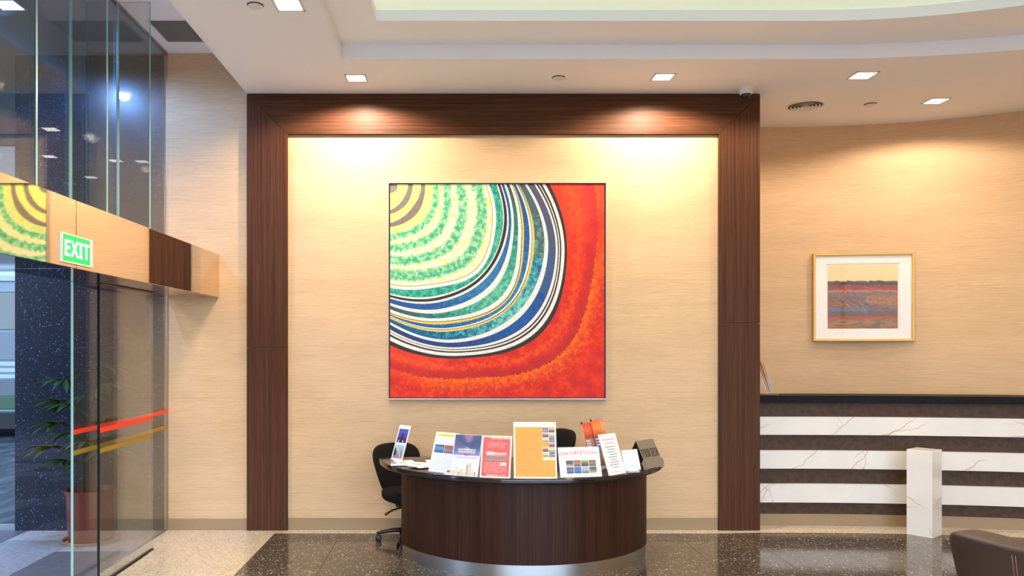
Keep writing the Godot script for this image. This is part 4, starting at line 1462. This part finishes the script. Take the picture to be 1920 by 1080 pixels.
	im = sheet_image(80, 50, c8(236, 226, 216))
	snapshot(im, Rect2i(8, 8, 40, 30), 420, [c8(60, 50, 48), c8(120, 70, 50), c8(200, 180, 170)])
	stand("photo_tag", "tiny picture card at the foot of the yellow-headed sheet", "display card", -0.045, 5.662, -0.55, 0.9, 0.10, 0.05, im, false, 0.001)

# ---------------------------------------------------------------- chairs
func office_chair(label: String, at: Vector3, turn: float, lift: float) -> void:
	var o := thing("office_chair", label, "chair", at, turn, "office chairs at the tour desk")
	# local: the sitter looks along +z
	var y := 0.40 + lift
	put("seat", cushion(Vector3(0.215, 0.055, 0.215), 0.5, 0.6, func(p: Vector3) -> Vector3:
		return Vector3(p.x, p.y + y - 0.03 * clampf((p.z - 0.1) / 0.12, 0, 1) + 0.05 * pow(clampf(-(p.z + 0.08) / 0.15, 0, 1), 2.0) + 0.02 * pow(p.x / 0.235, 2.0), p.z), 48, 24), M.black_cloth, o)
	put("backrest", cushion(Vector3(0.215, 0.225, 0.035), 0.75, 0.62, func(p: Vector3) -> Vector3:
		return Vector3(p.x * (1.0 + 0.26 * p.y / 0.225), p.y + y + 0.20, p.z - 0.245 - 0.30 * (p.y + 0.19) * 0.6 + 0.07 * pow(p.x / 0.215, 2.0)), 56, 28), M.black_cloth, o)
	var st := mb()
	tube(st, [Vector3(0, y - 0.06, -0.05), Vector3(0, y - 0.07, -0.22), Vector3(0, y - 0.03, -0.30), Vector3(0, y + 0.12, -0.315), Vector3(0, y + 0.25, -0.355)], [0.03, 0.032, 0.034, 0.034, 0.03], 12, 0.5)
	st.generate_normals()
	put("back_bracket", st.commit(), M.black_plastic, o)
	put("back_knob", lathe(poly([0, 0, 0.02, 0.002, 0.024, 0.012, 0.02, 0.024, 0, 0.026]), 18, true, Transform3D(Basis(Vector3.RIGHT, -PI / 2), Vector3(0, y + 0.06, -0.335))), M.black_plastic, o)
	put("mechanism", boxm(Vector3(-0.09, y - 0.095, -0.12), Vector3(0.09, y - 0.045, 0.10), 0.012), M.black_plastic, o)
	st = mb()
	tube(st, [Vector3(-0.08, y - 0.075, 0.0), Vector3(-0.2, y - 0.085, 0.02), Vector3(-0.27, y - 0.11, 0.03)], [0.007, 0.007, 0.011], 10)
	st.generate_normals()
	put("tilt_lever", st.commit(), M.black_plastic, o)
	put("gas_lift", lathe(poly([0.03, 0.08, 0.03, 0.2, 0.024, 0.2, 0.024, y - 0.09]), 20), M.black_plastic, o)
	put("hub", lathe(poly([0.0, 0.065, 0.042, 0.065, 0.046, 0.075, 0.046, 0.12, 0.034, 0.13, 0.0, 0.13]), 20), M.black_plastic, o)
	for k in 5:
		var a := TAU * k / 5 + 0.35
		var dir := Vector3(sin(a), 0, cos(a))
		st = mb()
		tube(st, [dir * 0.03 + Vector3(0, 0.098, 0), dir * 0.16 + Vector3(0, 0.092, 0), dir * 0.265 + Vector3(0, 0.075, 0), dir * 0.29 + Vector3(0, 0.068, 0)], [0.028, 0.024, 0.018, 0.012], 12, 0.75)
		st.generate_normals()
		var foot := put("base_leg", st.commit(), M.black_plastic, o)
		var cs := mb()
		for s in [-1.0, 1.0]:
			var side: Vector3 = dir.cross(Vector3.UP) * 0.013 * s
			var t: Vector3 = dir.cross(Vector3.UP) * s
			tube(cs, [dir * 0.275 + side + Vector3(0, 0.026, 0), dir * 0.275 + side + t * 0.008 + Vector3(0, 0.026, 0), dir * 0.275 + side + t * 0.012 + Vector3(0, 0.026, 0)], [0.026, 0.026, 0.018], 18)
		tube(cs, [dir * 0.275 + Vector3(0, 0.026, 0), dir * 0.28 + Vector3(0, 0.072, 0)], [0.012, 0.01], 10)
		cs.generate_normals()
		put("caster", cs.commit(), M.black_plastic, foot)

func build_armchair() -> void:
	# a padded lounge chair whose back corner enters the picture at lower right; local +z is where the sitter looks
	var face_dir := Vector2(0.93, 0.37)
	var o := thing("lounge_chair", "dark brown leather lounge chair with stitched back at the lower right", "armchair", v(2.86, 0, 3.70), atan2(face_dir.x, -face_dir.y))
	var soft := func(called: String, c: Vector3, h: Vector3, e: float, f: Callable) -> void:
		put(called, cushion(h, e, e, func(p: Vector3) -> Vector3: return f.call(p) + c, 64, 36), M.leather, o)
	var same := func(p: Vector3) -> Vector3: return p
	# back tapers towards the foot and bows outward
	put("back", cushion(Vector3(0.34, 0.325, 0.095), 0.30, 0.16, func(p: Vector3) -> Vector3:
		var k := 1.0 + 0.10 * p.y / 0.325
		return Vector3(p.x * k, p.y + 0.425, p.z * (1.0 + 0.12 * p.y / 0.325) - 0.27 + 0.10 * pow(p.x / 0.34, 2.0) * 0.5 - 0.05 * (p.y / 0.325)), 96, 64), M.leather, o)
	for s in [-1.0, 1.0]:
		put("arm", cushion(Vector3(0.07, 0.2, 0.25), 0.3, 0.3, func(p: Vector3) -> Vector3: return p + Vector3(0.27 * s, 0.32, 0.05), 48, 28), M.leather, o)
	soft.call("seat_cushion", Vector3(0, 0.36, 0.05), Vector3(0.205, 0.08, 0.26), 0.35, same)
	put("seat_base", boxm(Vector3(-0.26, 0.11, -0.2), Vector3(0.26, 0.29, 0.28), 0.02), M.leather, o)
	# piping along the back's top and twin seams down it
	var st := mb()
	var pts := []
	var rad := []
	for i in 25:
		var x := lerpf(-0.335, 0.335, i / 24.0)
		pts.append(Vector3(x, 0.728 - 0.010 * pow(absf(x) / 0.34, 6.0), -0.412 + 0.05 * pow(x / 0.34, 2.0) + 0.03 * pow(absf(x) / 0.34, 8.0)))
		rad.append(0.003)
	tube(st, pts, rad, 8)
	st.generate_normals()
	put("piping", st.commit(), M.leather, o.get_node("back"))
	for x in [-0.007, 0.007]:
		st = mb()
		pts = []
		rad = []
		for i in 22:
			var yy := lerpf(-0.30, 0.29, i / 21.0)
			pts.append(Vector3(x * (1.0 + 0.10 * yy / 0.325), yy + 0.425, -0.095 * (1.0 + 0.12 * yy / 0.325) - 0.27 + 0.05 * pow(x / 0.34, 2.0) - 0.05 * (yy / 0.325) + 0.0005))
			rad.append(0.0016)
		tube(st, pts, rad, 6)
		st.generate_normals()
		put("stitch_line", st.commit(), M.stitch, o.get_node("back"))
	for x in [-0.24, 0.24]:
		for z in [-0.24, 0.24]:
			put("leg", lathe(poly([0.014, 0, 0.022, 0.12]), 14, false, Transform3D(Basis(), Vector3(x, 0, z))), M.black_plastic, o)

# ---------------------------------------------------------------- pictures
func build_pictures() -> void:
	var p := thing("painting", "huge square abstract painting of striped green, blue and red bands", "painting", v(0.366, 2.122, 7.13))
	var w := 0.967
	var h := 0.962
	var st := mb()
	picture(st, Vector3(-w + 0.017, -h + 0.02, 0.034), Vector3(w - 0.017, -h + 0.02, 0.034), Vector3(w - 0.017, h - 0.011, 0.034), Vector3(-w + 0.017, h - 0.011, 0.034))
	var pm := picmat(painting_image(900), 0.6)
	pm.metallic_specular = 0.35
	pm.heightmap_enabled = true
	pm.heightmap_texture = noise_tex(0.05, 88, [[0.0, Color.BLACK], [1.0, Color.WHITE]], 512, 4)
	pm.heightmap_scale = 0.04
	put("canvas", st.commit(), pm, p)
	put("stretcher", boxm(Vector3(-w + 0.008, -h + 0.01, 0.0), Vector3(w - 0.008, h - 0.004, 0.0335)), M.canvas_edge, p)
	put("frame_rail", boxm(Vector3(-w, -h, 0.0), Vector3(w, -h + 0.012, 0.046), 0.002), M.silver, p)
	put("frame_rail", boxm(Vector3(-w, h - 0.004, 0.0), Vector3(w, h, 0.046), 0.001), M.silver, p)
	put("frame_rail", boxm(Vector3(-w, -h + 0.012, 0.0), Vector3(-w + 0.006, h - 0.004, 0.046), 0.001), M.silver, p)
	put("frame_rail", boxm(Vector3(w - 0.006, -h + 0.012, 0.0), Vector3(w, h - 0.004, 0.046), 0.001), M.silver, p)
	# framed landscape on the curved wall
	var a := deg_to_rad(9.0)
	var f := thing("framed_print", "small framed landscape print with a wide cream mount on the curved wall", "framed print", v(4.11, 2.13, 8.085), -a)
	var fw := 0.478
	var fh := 0.446
	for s in [-1.0, 1.0]:
		var q := mb()
		extr(q, poly([-fw, s * fh, fw, s * fh, fw - 0.024, s * (fh - 0.024), -fw + 0.024, s * (fh - 0.024)]), 0.012, -0.03, face, 0.003)
		put("frame_rail", q.commit(), M.gilt, f)
		q = mb()
		extr(q, poly([s * fw, -fh, s * fw, fh, s * (fw - 0.024), fh - 0.024, s * (fw - 0.024), -fh + 0.024]), 0.012, -0.03, face, 0.003)
		put("frame_rail", q.commit(), M.gilt, f)
	put("back_board", boxm(Vector3(-fw + 0.005, -fh + 0.005, -0.02), Vector3(fw - 0.005, fh - 0.005, 0.0)), M.canvas_edge, f)
	# mount with a window cut in it
	var mo := mb()
	var x0 := -0.352
	var x1 := 0.345
	var y0 := -0.335
	var y1 := 0.338
	for r in [[-fw + 0.02, x0, -fh + 0.02, fh - 0.02], [x1, fw - 0.02, -fh + 0.02, fh - 0.02], [x0, x1, -fh + 0.02, y0], [x0, x1, y1, fh - 0.02]]:
		bx(mo, Vector3(r[0], r[2], 0.002), Vector3(r[1], r[3], 0.010))
	put("mount_board", mo.commit(), M.mount, f)
	put("print_paper", boxm(Vector3(x0 - 0.01, y0 - 0.01, 0.001), Vector3(x1 + 0.01, y1 + 0.01, 0.004)), mat(c8(250, 232, 210), 0.8), f)
	var pr := mb()
	picture(pr, Vector3(x0 + 0.016, y0 + 0.016, 0.005), Vector3(x1 - 0.016, y0 + 0.016, 0.005), Vector3(x1 - 0.016, y1 - 0.018, 0.005), Vector3(x0 + 0.016, y1 - 0.018, 0.005))
	put("landscape", pr.commit(), picmat(landscape_image(256, 244), 0.8), f)
	put("glazing", boxm(Vector3(-fw + 0.022, -fh + 0.022, 0.013), Vector3(fw - 0.022, fh - 0.022, 0.015)), M.print_glass, f)

# ---------------------------------------------------------------- potted palm outside the glass
func fan_leaf(base: Vector3, out: Vector3, size: float, blades: int) -> ArrayMesh:
	var st := mb()
	var side := out.cross(Vector3.UP).normalized()
	var up := side.cross(out).normalized()
	for k in blades:
		var a := lerpf(-1.75, 1.75, k / float(blades - 1))
		var dir := (out * cos(a) + side * sin(a) + up * 0.25 * cos(a)).normalized()
		var across := dir.cross(up).normalized()
		var len := size * (1.0 - 0.22 * absf(a) / 1.75) * rng.randf_range(0.86, 1.1)
		var prev := []
		for i in 7:
			var t := i / 6.0
			var wd := 0.026 * sin(PI * clampf(0.12 + t * 0.86, 0, 1)) * (0.9 if i < 6 else 0.1)
			var p := base + dir * len * t + Vector3.DOWN * len * 0.42 * t * t
			var row := [p - across * wd, p + up * -wd * 0.35, p + across * wd]
			if i > 0:
				for j in 2:
					var n: Vector3 = (row[j] - prev[j]).cross(prev[j + 1] - prev[j]).normalized()
					if n.dot(up) < 0.0:
						n = -n
					quad(st, prev[j], prev[j + 1], row[j + 1], row[j], n)
					var th: Vector3 = n * -0.0012
					quad(st, prev[j] + th, prev[j + 1] + th, row[j + 1] + th, row[j] + th, -n)
			prev = row
	return st.commit()

func build_plant() -> void:
	var o := thing("potted_palm", "fan-leaved palm in a dark red glazed pot outside the glass", "potted plant", v(-3.08, 0, 6.76))
	put("pot", lathe(poly([0, 0, 0.17, 0, 0.178, 0.01, 0.20, 0.40, 0.214, 0.405, 0.214, 0.435, 0.192, 0.435, 0.186, 0.40, 0.18, 0.37]), 48), M.pot, o)
	put("soil", lathe(poly([0.184, 0.385, 0.12, 0.395, 0, 0.40]), 24), M.soil, o)
	put("saucer", lathe(poly([0, -0.002, 0.22, -0.002, 0.235, 0.02, 0.225, 0.02, 0.21, 0.006]), 40), mat(c8(168, 140, 112), 0.5), o)
	var leaves := [[-0.20, 1.36, 0.06, 200.0, 0.30], [-0.24, 1.0, 0.10, 170.0, 0.28], [-0.28, 0.80, 0.12, 150.0, 0.26], [-0.05, 1.42, -0.05, 100.0, 0.30], [0.12, 1.32, 0.05, 20.0, 0.32], [0.16, 1.05, 0.12, 340.0, 0.28], [0.05, 0.85, 0.18, 280.0, 0.27], [-0.10, 1.15, 0.16, 250.0, 0.28], [0.02, 1.22, 0.10, 300.0, 0.28], [-0.14, 0.70, 0.16, 220.0, 0.24], [0.15, 0.78, 0.10, 330.0, 0.26], [0.10, 1.48, -0.05, 60.0, 0.26], [-0.10, 0.92, 0.18, 262.0, 0.26], [-0.26, 1.18, 0.0, 182.0, 0.26]]
	for k in leaves.size():
		var l: Array = leaves[k]
		var a := deg_to_rad(l[3])
		var tip := Vector3(l[0], l[1], l[2])
		var root := Vector3(rng.randf_range(-0.08, 0.08), 0.38, rng.randf_range(-0.08, 0.08))
		var mid := Vector3(root.x * 1.1, lerpf(0.4, tip.y, 0.75), root.z * 1.1)
		var st := mb()
		tube(st, [root, (root + mid) / 2.0, mid, (mid + tip) / 2.0 + Vector3(0, 0.02, 0), tip], [0.008, 0.007, 0.006, 0.004, 0.0025], 8)
		st.generate_normals()
		var cane := put("cane", st.commit(), M.cane, o)
		put("leaf", fan_leaf(tip, Vector3(cos(a), 0.05, -sin(a)).normalized(), l[4], 9), M.leaf if k % 4 != 2 else M.leaf_tip, cane)
